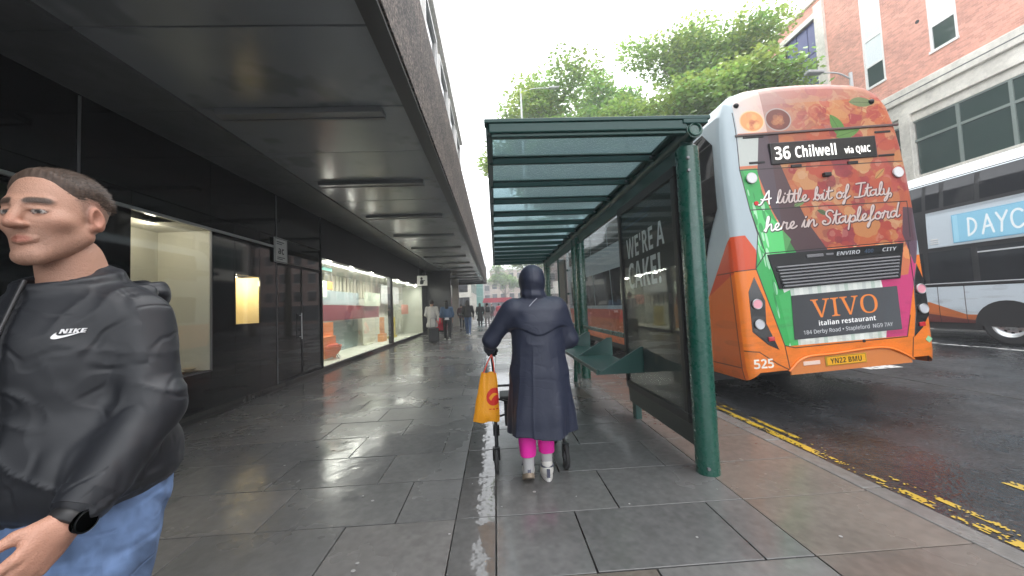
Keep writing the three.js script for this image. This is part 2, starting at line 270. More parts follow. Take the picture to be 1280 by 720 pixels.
// ---------------------------------------------------------------- the shop building on the left
const shop = thing('shop_building', 'dark shop building with polished black ground floor, lit windows and deep canopy over the pavement', 'building', [0, 0, 0]);
const WX = -4.15, END = -33.5;
{
  const pan = (z0, z1, y0, y1) => part(shop, 'wall_panel', RB(WX - .3, WX, y0, y1, z1 + .004, z0 - .004, .003, 1), M.black);
  // solid black cladding around the openings; z runs away from the viewer
  for (const [a, b] of [[4, 1.8], [1.8, -.4], [-.4, -2.15], [-2.15, -3.84], [-3.84, -5.58], [-5.58, -7.2], [-7.2, -9.05]]) pan(a, b, 2.88, 3.72);
  for (const [a, b] of [[4, 1.8], [1.8, -.4], [-.4, -2.15], [-2.15, -3.84]]) pan(a, b, .08, 2.872);
  pan(-3.84, -4.39, .08, 2.872); pan(-4.39, -5.58, .08, .62); pan(-4.39, -5.58, 2.65, 2.872);
  pan(-5.58, -6.08, .08, 2.872); pan(-6.08, -6.7, .08, 1.25); pan(-6.08, -6.7, 2.05, 2.872); pan(-6.7, -7.2, .08, 2.872);
  pan(-21.2, -24, .08, 3.72); pan(-27, END, .08, 3.72); pan(-24, -27, 2.6, 3.72);
  for (const z of [-.4, -3.84, -7.2]) part(shop, 'cover_strip', B(WX, WX + .012, .08, 3.68, z - .011, z + .011), M.dullSteel);
  part(shop, 'sill_strip', B(WX, WX + .03, 2.652, 2.69, -7.19, 1.5), M.steel);
  part(shop, 'plinth', [RB(WX - .2, WX + .06, -.03, .085, END, 4, .012), RB(WX + .05, WX + .2, -.03, .028, END, 4, .01)], std([.13, .13, .125], .4, { map: T.slab, roughnessMap: T.slabRough }));
  // display window with cream lining
  const box = (z0, z1, y0, y1, d, mat, nm) => part(shop, nm, [B(WX - d - .05, WX - d, y0, y1, z1, z0), B(WX - d, WX - .02, y0 - .05, y0, z1, z0), B(WX - d, WX - .02, y1, y1 + .05, z1, z0), B(WX - d, WX - .02, y0, y1, z1 - .05, z1), B(WX - d, WX - .02, y0, y1, z0, z0 + .05)], mat);
  box(-4.39, -5.58, .62, 2.65, .75, std([.62, .6, .5], .7), 'window_lining');
  part(shop, 'window_pane', B(WX - .012, WX - .006, .62, 2.65, -5.58, -4.39), M.glass);
  part(shop, 'window_frame', [B(WX - .02, WX + .008, .6, .62, -5.6, -4.37), B(WX - .02, WX + .008, .62, 2.65, -5.595, -5.58)], M.dullSteel);
  for (const [x, z] of [[-4.42, -4.55], [-4.62, -4.66], [-4.5, -5.0]]) part(shop, 'downlight', disc([x, 2.645, z], .035, .012, 'y', 16), M.lampGlow);
  // small lit niche
  box(-6.08, -6.7, 1.25, 2.05, .4, std([.8, .69, .42], .7), 'niche_lining');
  part(shop, 'window_pane', B(WX - .012, WX - .006, 1.25, 2.05, -6.7, -6.08), M.glass);
  part(shop, 'window_frame', [B(WX - .02, WX + .01, 2.05, 2.066, -6.71, -6.07), B(WX - .02, WX + .01, 1.234, 1.25, -6.71, -6.07), B(WX - .02, WX + .01, 1.25, 2.05, -6.715, -6.7), B(WX - .02, WX + .01, 1.25, 2.05, -6.08, -6.065)], M.black);
  part(shop, 'downlight', disc([-4.38, 2.044, -6.39], .045, .01, 'y', 16), M.lampGlow);
  // dark glass door beside the niche
  const door = part(shop, 'glass_door', B(WX - .03, WX - .015, .1, 2.36, -9.02, -7.22), M.darkGlass);
  part(door, 'door_frame', [B(WX - .05, WX - .005, .085, .13, -9.04, -7.21), B(WX - .05, WX - .005, 2.34, 2.4, -9.04, -7.21), B(WX - .05, WX - .005, .13, 2.34, -8.15, -8.1)], M.blackMatt);
  part(door, 'handle', [rod([WX + .04, .85, -8.02], [WX + .04, 1.4, -8.02], .013), rod([WX - .01, .9, -8.02], [WX + .04, .9, -8.02], .009), rod([WX - .01, 1.35, -8.02], [WX + .04, 1.35, -8.02], .009)], M.steel);
  part(shop, 'transom_pane', B(WX - .03, WX - .015, 2.41, 2.87, -9.02, -7.22), M.darkGlass);
  // long lit shop window
  const L0 = -9.05, L1 = -21.2, LX = WX - 1.5;
  part(shop, 'shop_interior', [B(LX - .1, LX, .06, 2.75, L1, L0), B(LX, WX - .02, .02, .09, L1, L0), B(LX, WX - .02, 2.72, 2.8, L1, L0), B(LX, WX - .02, .09, 2.72, L1 - .1, L1), B(LX, WX - .02, .09, 2.72, L0, L0 + .1)], std([.62, .64, .55], .8));
  for (const [a, b] of [[L0 - .02, -11], [-11, -13], [-13, -14.86], [-15.14, -17], [-17, -19], [-19, L1]]) part(shop, 'window_pane', B(WX - .012, WX - .004, .1, 2.7, b + .004, a - .004), M.glass);
  part(shop, 'window_post', [B(WX - .12, WX + .01, .08, 2.75, -15.14, -14.86)], M.blackMatt); part(shop, 'window_post', B(WX - .1, WX + .01, .08, 3.7, -9.05, -8.99), M.blackMatt);
  part(shop, 'window_head', RB(WX - .3, WX + .02, 2.71, 3.72, L1, L0 + .06, .01), M.blackMatt);
  part(shop, 'window_sill', B(WX - .05, WX + .02, .06, .1, L1, L0), M.dullSteel);
  { // pleated blinds along the top of the window
    const g = []; for (let i = 0; i < 70; i++) { const z = L0 - .35 - i * .165; if (z < L1 + .1) break; if (i % 9 === 8) continue; g.push(B(-5.62, -5.6, 1.98, 2.68, z - .13, z).translate(.03 * (i % 2), 0, 0)); }
    part(shop, 'window_blind', g, std([.72, .7, .55], .85));
  }
  for (const z of [-9.7, -11.2, -13.0, -16.4, -18.2, -20]) part(shop, 'downlight', disc([-4.24, 2.712, z], .05, .012, 'y', 16), M.lampGlow);
  // entrance far down
  part(shop, 'entrance_lining', [B(-5.8, -5.7, 0, 2.7, -27, -24), B(-5.7, WX, 2.6, 2.7, -27, -24), B(-5.7, WX, .0, .04, -27, -24), B(-5.7, WX, .04, 2.6, -27.05, -27), B(-5.7, WX, .04, 2.6, -24, -23.95)], std([.7, .66, .5], .7));
  part(shop, 'downlight', disc([-4.8, 2.59, -25.5], .09, .02, 'y', 16), M.lampGlow);
  part(shop, 'pier', RB(WX, -2.7, 0, 3.7, -23.2, -22.6, .02), std([.025, .023, .022], .25));
  part(shop, 'pier', RB(-3.35, -2.85, 0, 3.7, -29.4, -28.9, .02), std([.35, .35, .35], .5));
  // canopy
  const cz0 = 3.1, pitch = 1.215;
  for (let i = 0; i < 30; i++) {
    const a = cz0 - i * pitch, b = a - pitch;
    { const q = RB(-2.354 / 2, 2.354 / 2, -.022, .022, -pitch / 2 + .006, pitch / 2 - .006, .004, 1); q.rotateX((hash3(i, 3, 1) - .5) * .012).rotateZ((hash3(i, 5, 2) - .5) * .004).translate(-2.107, 3.738, (a + b) / 2); part(shop, 'soffit_panel', q, M.soffit); }
    part(shop, 'bulkhead_panel', RB(-4.148, -3.292, 3.695, 3.75, b + .003, a - .003, .003, 1), M.bulk);
    if (i % 2 === 1) { // slim fitting with a grey lip across the soffit
      const f = part(shop, 'soffit_fitting', RB(-3.08, -1.22, 3.655, 3.715, b - .17, b + .0, .008), i === 5 ? std([.2, .205, .21], .4) : std([.13, .135, .14], .3));
      part(f, 'lip', B(-3.08, -1.22, 3.645, 3.655, b - .17, b - .13), M.dullSteel);
    }
  }
  part(shop, 'soffit_backing', B(-4.4, -.86, 3.765, 3.85, END, cz0), M.blackMatt);
  for (let i = 0; i < 15; i++) { const a = cz0 - i * 2.43, b = a - 2.43; part(shop, 'fascia_panel', RB(-.85, -.75, 3.64, 5.02, b + .004, a - .004, .006, 1), M.fascia); }
  part(shop, 'fascia_lip', [B(-.95, -.86, 3.66, 3.76, END, cz0), B(-.862, -.77, 3.6, 3.636, END, cz0)], std([.06, .058, .056], .5));
  part(shop, 'fascia_end', [RB(-4.3, -.7, 3.5, 5.1, END - .25, END - .01, .01)], M.fascia);
  part(shop, 'canopy_roof', B(-2, -.76, 4.95, 5.0, END, cz0), M.blackMatt);
  // upper storeys, set back
  const wall = part(shop, 'upper_wall', [B(-9, -1.66, 5, 10.55, -20.4, 4), B(-9, -4.4, -.1, 5, END, 4).translate(-1.6, 0, 0), B(-9, -4.3, 3.8, 9.2, END, -20.4)], M.offWhite);
  for (let i = 0; i < 8; i++) { const z = 1.2 - i * 2.7; const f = part(shop, 'upper_window', [B(-1.66, -1.56, 5.4, 5.5, z - 2.1, z), B(-1.66, -1.56, 10.0, 10.1, z - 2.1, z), B(-1.66, -1.56, 5.5, 10, z - .09, z), B(-1.66, -1.56, 5.5, 10, z - 2.1, z - 2.01), B(-1.66, -1.58, 7.7, 7.78, z - 2.01, z - .09)], M.white); part(f, 'pane', B(-1.68, -1.64, 5.5, 10, z - 2.01, z - .09), M.darkGlass); }
  part(shop, 'cornice', RB(-1.9, -1.5, 10.55, 10.75, -20.5, 4, .02), M.offWhite);
}
// lamps of the shop windows
function lampAt(x, y, z, k, col = [1, .9, .74]) { const l = new THREE.PointLight(C(...col), k); l.position.set(x, y, z); l.castShadow = true; l.shadow.radius = 3; l.name = numbered('downlight_lamp'); scene.add(l); return l; }
for (const [x, z] of [[-4.42, -4.55], [-4.62, -4.66], [-4.5, -5.0]]) lampAt(x, 2.57, z, .14);
lampAt(-4.38, 1.97, -6.39, .55, [1, .86, .6]);
for (const z of [-9.7, -11.2, -13.0, -16.4, -18.2, -20]) lampAt(-4.24, 2.62, z, .7, [1, .96, .84]);
lampAt(-4.8, 2.4, -25.5, 3);

RectAreaLightUniformsLib.init();
for (const [a, b] of [[-9.4, -11.9], [-12.1, -14.7], [-15.4, -18], [-18.2, -20.8]]) {   // strip lights along the shop ceiling
  part(shop, 'strip_light', B(-4.46, -4.3, 2.69, 2.715, b, a), glow(1, .98, .9, 2.4));
  const l = new THREE.RectAreaLight(C(1, .98, .88), 26, .16, a - b); l.position.set(-4.38, 2.68, (a + b) / 2); l.rotation.set(-Math.PI / 2, 0, 0); l.name = numbered('strip_light_lamp'); scene.add(l);
}
// things in the windows
{
  const vase = (at, s, col, label, prof) => { const o = thing('vase', label, 'vase', at); part(o, 'body', new THREE.LatheGeometry(prof.map((p) => new THREE.Vector2(p[0] * s, p[1] * s)), 20), std(col, .3)); part(o, 'rim', ringg([0, prof[prof.length - 1][1] * s, 0], prof[prof.length - 1][0] * s, .004, 'y'), std(col, .3)); };
  const round = [[0, 0], [.5, .02], [.85, .3], [1, .75], [.8, 1.2], [.45, 1.5], [.5, 1.6]], bowl = [[0, 0], [.5, 0], [.55, .15], [1, .55], [1.05, .7]], tall = [[0, 0], [.5, 0], [.6, .5], [.75, 1.2], [.6, 2], [.35, 2.4], [.45, 2.6]];
  vase([-4.4, .622, -5.22], .1, [.62, .62, .58], 'round pale grey ceramic jar low in the cream shop window', round);
  vase([-4.33, .622, -5.42], .075, [.6, .5, .34], 'small buff pottery bowl at right corner of the cream shop window', bowl);
  vase([-4.62, .622, -5.34], .11, [.66, .6, .42], 'tall cream vase behind the grey jar in the shop window', tall);
  const sign = thing('door_sign', 'small white framed sign with dark letters on glass above black shop door', 'sign', [-4.12, 2.38, -7.28]);
  const art = canvasTex(256, 288, (g, w, h) => { g.fillStyle = '#c9ccca'; g.fillRect(0, 0, w, h); g.strokeStyle = '#55585a'; g.lineWidth = 8; g.strokeRect(8, 8, w - 16, h - 16); g.fillStyle = '#50565a'; g.fillRect(40, 40, 150, 12); g.fillRect(40, 64, 110, 10); g.fillStyle = '#1d1f22'; g.font = 'bold 118px sans-serif'; g.textAlign = 'center'; g.fillText('ac', w / 2, 186); g.fillStyle = '#50565a'; g.fillRect(50, 222, 156, 10); g.fillRect(50, 242, 110, 10); });
  part(sign, 'board', B(0, .015, 0, .47, -.21, .21), std([.55, .56, .56], .5));
  const f = new THREE.PlaneGeometry(.42, .47).rotateY(Math.PI / 2).translate(.018, .235, 0); part(sign, 'sign_face', f, new THREE.MeshStandardMaterial({ map: art, roughness: .45 }), { uv: true });
  const board = (name, label, cat, x, y0, y1, z0, z1, col, hang = true) => { const k = (x - .5) / x; x -= .5; z0 = Math.min(-9.2, z0 * k); z1 *= k; y0 = Math.max(.12, EYE + (y0 - EYE) * k); y1 = Math.min(2.69, EYE + (y1 - EYE) * k); const o = thing(name, label, cat, [x, y0, (z0 + z1) / 2]); const w = z0 - z1; part(o, 'panel', RB(-.012, .012, 0, y1 - y0, -w / 2, w / 2, .004, 1), std(col, .6)); if (hang) for (const s of [-1, 1]) part(o, 'cord', rod([0, y1 - y0, s * w * .4], [0, 2.71 - y0, s * w * .4], .004, .004, 6), M.steel); else part(o, 'foot', RB(-.12, .12, -(y0 - .092), .012, -w * .4, w * .4, .005, 1), std(col, .6)); return o; };
  board('window_card', 'pale mint card hanging at the left end of the lit shop window', 'card', -4.3, 1.78, 2.2, -9.1, -9.62, [.62, .72, .6]);
  board('window_card', 'small orange card hanging beside the pale mint card', 'card', -4.34, 2.0, 2.2, -9.72, -10.05, [.75, .28, .06]);
  board('display_board', 'grey blue board hung behind the shop glass above the burgundy banner', 'screen', -4.7, 1.62, 2.02, -9.9, -12.9, [.34, .41, .42]);
  board('window_card', 'large pale green card right of the grey blue display board', 'card', -4.5, 1.58, 2.06, -12.95, -14.6, [.6, .68, .52]);
  board('banner', 'long burgundy banner across the middle of the lit shop window', 'banner', -4.62, 1.16, 1.6, -9.1, -14.8, [.2, .028, .04]);
  board('window_card', 'square orange card low at the left end of lit window', 'card', -4.3, .78, 1.14, -9.1, -9.95, [.8, .27, .07], false);
  board('window_card', 'cream leaflet stand under the low orange card', 'card', -4.28, .12, .72, -9.1, -9.7, [.7, .72, .58], false);
  board('folding_screen', 'grey green display screen standing behind the orange chair', 'screen', -5.0, .2, 1.12, -10.0, -13.6, [.36, .44, .42], false);
  board('folding_screen', 'tall cream panel standing right of the grey green screen', 'screen', -4.6, .2, 1.16, -13.0, -14.2, [.72, .72, .58], false);
  board('window_card', 'orange poster beside the black window post', 'card', -4.4, .5, 1.15, -14.2, -14.75, [.75, .32, .07], false);
  board('folding_screen', 'mustard yellow arched panel beyond the black window post', 'screen', -4.5, .3, 1.1, -15.7, -16.7, [.62, .5, .1], false);
  board('window_card', 'salmon pink card in the far bay of the shop window', 'card', -4.35, 1.2, 1.65, -17.3, -18.6, [.78, .36, .27]);
  board('display_board', 'pale grey board hanging in the far bay of the shop window', 'screen', -4.7, 1.7, 2.5, -15.4, -18.2, [.5, .52, .5]);
  board('window_card', 'teal card at the top left corner of the lit shop window', 'card', -4.26, 2.46, 2.7, -9.1, -9.85, [.05, .3, .26]);
  const ch = thing('lounge_chair', 'low orange shell chair on thin legs behind the shop glass', 'chair', [-4.75, .1, -10.75], .35);
  const shell = sdfMesh((x, y, z) => { const a = Math.abs(cap(x, y, z, [-.0, .36, -.1], [0, .36, .16], .3, .3) ) - .015, b = Math.max(a, y - (.37 + .28 * sst(-.05, -.42, x + .0)), -(y - .1)); return b; }, [-.45, .02, -.5], [.45, .75, .55], .022);
  part(ch, 'shell', shell, std([.75, .17, .05], .45)); part(ch, 'cushion', RB(-.2, .22, .34, .4, -.26, .3, .03), std([.62, .12, .05], .8));
  for (const [x, z] of [[-.26, -.28], [-.26, .34], [.26, -.28], [.26, .34]]) part(ch, 'leg', rod([x * .6, .16, z * .6], [x, 0, z], .011), M.dullSteel);
  const hs = thing('hanging_sign', 'white square sign with dark figure hanging under the far canopy', 'sign', [-3.31, 2.47, -17]);
  const hsArt = canvasTex(128, 128, (g) => { g.fillStyle = '#f2f2ef'; g.fillRect(0, 0, 128, 128); g.fillStyle = '#33363a'; g.beginPath(); g.ellipse(58, 34, 15, 17, 0, 0, 7); g.fill(); g.beginPath(); g.moveTo(38, 112); g.quadraticCurveTo(30, 54, 60, 52); g.quadraticCurveTo(92, 56, 84, 86); g.lineTo(76, 112); g.fill(); g.fillRect(80, 60, 22, 9); });
  part(hs, 'board', RB(-.23, .23, 0, .46, -.06, .0, .01), M.white); part(hs, 'sign_face', new THREE.PlaneGeometry(.44, .44).translate(0, .23, .004), new THREE.MeshStandardMaterial({ map: hsArt, roughness: .5 }), { uv: true });
  for (const x of [-.15, .15]) part(hs, 'hanger', rod([x, .46, -.03], [x, 1.24, -.03], .01), M.dullSteel);
}
// ---------------------------------------------------------------- brick building on the right
{
  const b = thing('brick_building', 'red brick building with cream band and dark green shop windows across the road', 'building', [18, 0, 0]);
  const brick = std([.4, .36, .35], .85, { map: T.brick, bumpMap: T.brick, bumpScale: .004 }); brick.color.setRGB(1, .92, .9);
  const stone = std([.82, .78, .7], .75, { map: T.soot }), frame = M.white, green = std([.03, .055, .048], .08);
  const Z1 = -40, Z0 = 14, W = [];   // openings of the brick wall: z0 (near) z1 (far) y0 y1
  for (const z of [-7.0, -9.9, -12.7, -15.3]) W.push([z, z - .92, 10.9, 15.5]);
  W.push([-18.42, -20.6, 11.2, 16.3]);
  for (const z of [-23, -26, -29, -32, -35]) W.push([z, z - .92, 10.9, 15.5]);
  const cuts = [...new Set([Z0, Z1, ...W.flatMap((w) => [w[0], w[1]])])].sort((p, q) => q - p), g = [];
  for (let i = 0; i + 1 < cuts.length; i++) { const w = W.find((w) => w[0] === cuts[i]); if (!w) g.push(B(0, .4, 9.9, 17.2, cuts[i + 1], cuts[i])); else g.push(B(0, .4, 9.9, w[2], cuts[i + 1], cuts[i]), B(0, .4, w[3], 17.2, cuts[i + 1], cuts[i])); }
  part(b, 'brick_wall', g, brick);
  part(b, 'parapet', RB(-.12, .45, 17.2, 17.4, Z1, Z0, .03), stone);
  part(b, 'end_wall', B(0, 12, 0, 17.2, Z1 - .4, Z1), brick); part(b, 'flat_roof', B(.4, 12, 16.9, 17.15, Z1, Z0), M.bulk);
  for (const [a, c, y0, y1] of W) {
    if (a === -18.42) {
      part(b, 'pilaster', B(-.14, .02, 9.95, 16.9, a - .02, a + .5), stone); part(b, 'window_surround', [B(-.1, .3, 16.3, 16.6, c, a - .02), B(-.1, .3, 9.95, 16.6, c - .3, c)], stone);
      const blue = std([.05, .065, .2], .3);
      for (let i = 0; i < 3; i++) for (let j = 0; j < 3; j++) part(b, 'blue_panel', RB(.1, .14, y0 + j * 1.7 + .02, y0 + (j + 1) * 1.7 - .02, c + i * .726 + .02, c + (i + 1) * .726 - .02, .01, 1), blue);
      part(b, 'panel_backing', B(.16, .3, y0, y1, c, a), M.blackMatt); continue;
    }
    const m = y0 + 2.2, f = part(b, 'window', [B(-.05, .16, y0 - .1, y0, c - .02, a + .02), B(.02, .14, y1 - .09, y1, c, a), B(.02, .14, y0, y1 - .09, a - .1, a), B(.02, .14, y0, y1 - .09, c, c + .1), B(.03, .13, m, m + .16, c + .1, a - .1), B(.03, .12, y0 + .95, y0 + 1.02, c + .1, a - .1)], frame);
    part(f, 'lower_pane', B(.06, .08, y0, y0 + .95, c + .1, a - .1), green); part(f, 'upper_pane', B(.06, .08, y0 + 1.02, y1 - .09, c + .1, a - .1), phys([.75, .8, .82], .08, {}));
    part(f, 'reveal', B(.2, .3, y0, y1, c, a), M.blackMatt);
  }
  // cream band, fascia and pilasters of the shops
  part(b, 'cream_band', [RB(-.3, .3, 9.35, 9.9, Z1, Z0, .04), RB(-.18, .3, 8.75, 9.36, Z1, Z0, .02)], stone);
  part(b, 'band_shadow_gap', B(-.305, -.29, 9.58, 9.62, Z1, Z0), M.bulk);
  part(b, 'green_frieze', RB(-.06, .3, 8.42, 8.75, Z1, Z0, .02), stone);
  for (let i = 0; i < 9; i++) { const z = -14.42 + (i - 4) * 6.3; part(b, 'pilaster', RB(-.2, .3, 0, 8.76, z - .42, z + .0, .02), stone); }
  for (let i = 0; i < 8; i++) {
    const z0 = -14.42 + (i - 3) * 6.3 - .43, z1 = z0 - 5.86;
    const f = part(b, 'shop_window', [B(-.04, .1, 8.36, 8.42, z1, z0), B(-.04, .1, 7.52, 7.62, z1, z0), ...[1, 2, 3].map((k) => B(-.05, .1, 6.1, 8.36, z1 + k * 1.465 - .05, z1 + k * 1.465 + .05))], std([.2, .24, .22], .4));
    for (let k = 0; k < 4; k++) { part(f, 'pane', B(0, .03, 6.1, 7.52, z1 + k * 1.465 + .05, z1 + (k + 1) * 1.465 - .05), green); part(f, 'pane', B(0, .03, 7.62, 8.36, z1 + k * 1.465 + .05, z1 + (k + 1) * 1.465 - .05), green); }
    part(b, 'shop_fascia', RB(-.1, .1, 5.0, 6.1, z1, z0, .02), stone);
    const s = part(b, 'shopfront', [B(-.03, .1, .0, .5, z1, z0), B(-.03, .1, 4.9, 5, z1, z0), ...[0, 1, 2, 3].map((k) => B(-.04, .1, .5, 4.9, z1 + k * 1.95 - .04, z1 + k * 1.95 + .04))], M.blackMatt); part(s, 'pane', B(0, .03, .5, 4.9, z1, z0), M.darkGlass);
  }
  part(b, 'inner_block', B(.42, 12, 0, 16.8, Z1, Z0), M.blackMatt);
  const v = part(b, 'vent', [disc([-.0, 12.45, -13.95], .07, .04, 'x'), disc([-.0, 13.6, -14.1], .05, .04, 'x')], M.blackMatt);
}
// ---------------------------------------------------------------- buildings at the end of the street
function block(name, label, cx, z, w, d, h, col, o = {}) {
  const b = thing(name, label, 'building', [cx, 0, z]), wall = std(col, .8, { map: T.soot });
  part(b, 'wall', B(-w / 2, w / 2, -.1, h, -d, 0), wall); part(b, 'roof_edge', RB(-w / 2 - .2, w / 2 + .2, h, h + .4, -d - .2, .2, .05), o.trim || M.offWhite);
  const n = o.cols || Math.round(w / 2.4), fl = o.floors || Math.round(h / 3.3), ww = w / n;
  for (let j = 1; j < fl; j++) for (let i = 0; i < n; i++) { const x = -w / 2 + (i + .5) * ww, y = j * h / fl + .6; const f = part(b, 'window', [B(x - ww * .3, x + ww * .3, y - .1, y, -.05, .1), B(x - ww * .3, x + ww * .3, y + 1.6, y + 1.7, -.05, .08)], o.trim || M.offWhite); part(f, 'pane', B(x - ww * .28, x + ww * .28, y, y + 1.6, -.05, .03), M.darkGlass); }
  const sh = part(b, 'shopfront', [B(-w / 2 + .2, w / 2 - .2, 2.9, 3.6, -.05, .2)], o.fasciaMat || wall); part(sh, 'pane', B(-w / 2 + .3, w / 2 - .3, .4, 2.9, -.05, .06), M.darkGlass);
  if (o.side) for (let j = 1; j < fl; j++) for (let i = 0; i < Math.round(d / 3); i++) { const zz = -1.5 - i * 3, y = j * h / fl + .6, X = o.side * w / 2, f = part(b, 'window', [B(X - .06, X + .06, y - .1, y, zz - .8, zz + .8)], o.trim || M.offWhite); part(f, 'pane', B(X - .03, X + .03, y, y + 1.6, zz - .75, zz + .75), M.darkGlass); }
  return b;
}
block('office_block', 'pale cream building beyond the end of the dark canopy', -10.3, -52, 14, 18, 9, [.62, .6, .52], { side: 1 });
block('stone_building', 'tan stone building closing the far end of the street', 6.2, -108, 15, 20, 12, [.5, .4, .32]);
block('stone_building', 'lower grey pink building stepping down left of the tan stone building', -3.6, -112, 5, 18, 8.6, [.46, .4, .38]);
block('brick_terrace', 'brown brick building behind the trees along the right of the street', 24, -62, 16, 20, 15, [.36, .24, .2], { side: -1 });
block('brick_terrace', 'distant brown terrace seen past the shelter and bus', 17, -86, 9, 20, 13, [.38, .28, .24], { side: -1 });
block('office_block', 'far white block at the left of the street end', -17, -84, 16, 16, 13, [.6, .6, .58], { side: 1 });
{ // teal glazed kiosk tower at the far end
  const t = thing('glass_tower', 'pale teal glazed entrance tower just past the canopy end', 'tower', [-3.3, 0, -66]);
  const teal = std([.2, .42, .38], .2);
  for (let j = 0; j < 4; j++) for (let i = 0; i < 2; i++) part(t, 'glass_panel', RB(-1.2 + i * 1.2 + .04, i * 1.2 - .04, .3 + j * 1.55 + .04, .3 + (j + 1) * 1.55 - .04, -.05, .05, .01, 1), teal);
  part(t, 'frame', [...[-1.2, 0, 1.2].map((x) => B(x - .06, x + .06, 0, 7, -1.2, .08)), ...[0, 1, 2, 3, 4].map((j) => B(-1.26, 1.26, .24 + j * 1.55, .36 + j * 1.55, -1.2, .07))], std([.35, .5, .47], .4)); part(t, 'cap', RB(-1.4, 1.4, 7, 7.3, -1.3, .2, .05), M.white); part(t, 'core', B(-1.1, 1.1, 0, 7, -1.2, -.1), std([.3, .36, .34], .6));
}
// ---------------------------------------------------------------- trees
const leafMat = [[.24, .39, .11], [.27, .41, .12], [.215, .36, .105]].map((c) => phys(c, .92, { transmission: .5, thickness: 0, side: THREE.DoubleSide, vertexColors: true }));
const barkMat = std([.16, .14, .11], .9, { bumpMap: T.grain, bumpScale: .02 });
function tree(name, label, at, H, R, seed, count, lean = [0, 0], leaf = .17) {
  const r = rng(seed), t = thing(name, label, 'tree', at, 0, null), limbs = [], tips = [], trunkTop = H * .36;
  limbs.push(rod([0, -.1, 0], [lean[0] * .3, trunkTop, lean[1] * .3], .24, .17, 12));
  const grow = (p, dir, len, rad, lvl) => {
    let q = p.slice(); const n = 3; let d = V(...dir).normalize();
    for (let i = 0; i < n; i++) { const e = V(...q).addScaledVector(d, len / n); limbs.push(rod(q, e.toArray(), rad * (1 - i * .2), rad * (1 - (i + 1) * .2), 6)); q = e.toArray(); d.x += (r() - .5) * .5; d.z += (r() - .5) * .5; d.y += .08; d.normalize(); if (lvl > 0) tips.push([...q, len * .36]); }
    if (lvl < 3) { const k = lvl === 0 ? 4 : 3; for (let i = 0; i < k; i++) { const a = r() * 6.28, s = .5 + r() * .5; grow(q, [d.x + Math.cos(a) * s, d.y * .7 + .15 + r() * .3, d.z + Math.sin(a) * s], len * (.6 + r() * .22), rad * .55, lvl + 1); } }
  };
  const base = [lean[0] * .3, trunkTop, lean[1] * .3];
  for (let i = 0; i < 5; i++) { const a = i * 1.257 + r() * .8, up = i === 0 ? 3 : .75 + r() * .8; grow(base, [Math.cos(a) * (i ? 1 : .2) + lean[0] * .1, up, Math.sin(a) * (i ? 1 : .2)], (i === 0 ? H * .27 : R * (.5 + .15 * r())), .12, 0); }
  part(t, 'trunk', limbs, barkMat);
  const pos = [], nor = [], col = [], per = Math.ceil(count / tips.length);
  for (const [tx, ty, tz, s] of tips) {
    const tone = .62 + .75 * r(), warm = r();
    const rr = .75 + s * .7;
    for (let i = 0; i < per; i++) {
      let x, y, z; do { x = r() * 2 - 1; y = r() * 2 - 1; z = r() * 2 - 1; } while (x * x + y * y + z * z > 1);
      const c = V(tx + x * rr, ty + y * rr * .75, tz + z * rr), n = V(r() - .5, .35 + r(), r() - .5).normalize(), a = V(r() - .5, r() - .5, r() - .5).cross(n).normalize(), b = n.clone().cross(a), w = leaf * (.65 + .7 * r()), l = w * 1.25;
      const p0 = c.clone().addScaledVector(a, -l * .5), p1 = c.clone().addScaledVector(b, w * .5), p2 = c.clone().addScaledVector(a, l * .5).addScaledVector(n, -.03), p3 = c.clone().addScaledVector(b, -w * .5);
      const k = tone * (.8 + .4 * r()), cc = [k * (.85 + .4 * warm), k, k * (.9 - .2 * warm)];
      for (const q of [p0, p2, p1, p0, p3, p2]) { pos.push(q.x, q.y, q.z); nor.push(n.x, n.y, n.z); col.push(...cc); }
    }
  }
  const g = new THREE.BufferGeometry(); g.setAttribute('position', new THREE.Float32BufferAttribute(pos, 3)); g.setAttribute('normal', new THREE.Float32BufferAttribute(nor, 3)); g.setAttribute('color', new THREE.Float32BufferAttribute(col, 3));
  part(t, 'crown', g, leafMat[seed % 3]); return t;
}
tree('street_tree', 'tall leafy tree rising behind the orange bus roof', [10.6, 0, -19], 16.1, 4.9, 31, 84000, [0, 0], .16);
tree('street_tree', 'leafy tree in front of the blue panels of the brick building', [15.6, 0, -20], 9.6, 2.6, 44, 12000, [0, 0], .16);
tree('street_tree', 'rounded green tree above the left end of the shelter roof', [5.9, 0, -26], 15.6, 6, 52, 90000, [0, 0], .19);
tree('street_tree', 'lower tree filling the gap between the two big crowns', [9.0, 0, -27], 17.4, 5.4, 66, 80000, [0, 0], .19);
tree('street_tree', 'smaller dark tree further down the road beyond the shelter', [6, 0, -52], 13, 4, 71, 9000, [0, 0], .28);
tree('street_tree', 'small far tree beside the tan stone building', [2.4, 0, -84], 11, 3.4, 83, 3500, [0, 0], .32);
// ---------------------------------------------------------------- lamp posts
function streetLamp(label, at, h, arm, dir) {
  const o = thing('street_lamp', label, 'street lamp', at); part(o, 'pole', [rod([0, 0, 0], [0, h, 0], .085, .06), rod([0, 0, 0], [0, 1.2, 0], .12, .11)], std([.5, .51, .51], .5));
  part(o, 'arm', tube([[0, h - .25, 0], [dir * arm * .4, h - .02, 0], [dir * arm, h + .02, 0]], .03, 14, 8), std([.5, .51, .51], .5)); part(o, 'lamp_head', RB(dir > 0 ? arm - .1 : -arm - .55, dir > 0 ? arm + .55 : -arm + .1, h - .03, h + .08, -.13, .13, .03), std([.42, .43, .43], .5));
}
streetLamp('grey street lamp rising above the shelter roof in front of the trees', [2.15, 0, -22.6], 15.1, 1.9, 1);
streetLamp('grey lamp post with its arm reaching left behind the orange bus roof', [14.3, 0, -13.4], 9.95, 1.25, -1);
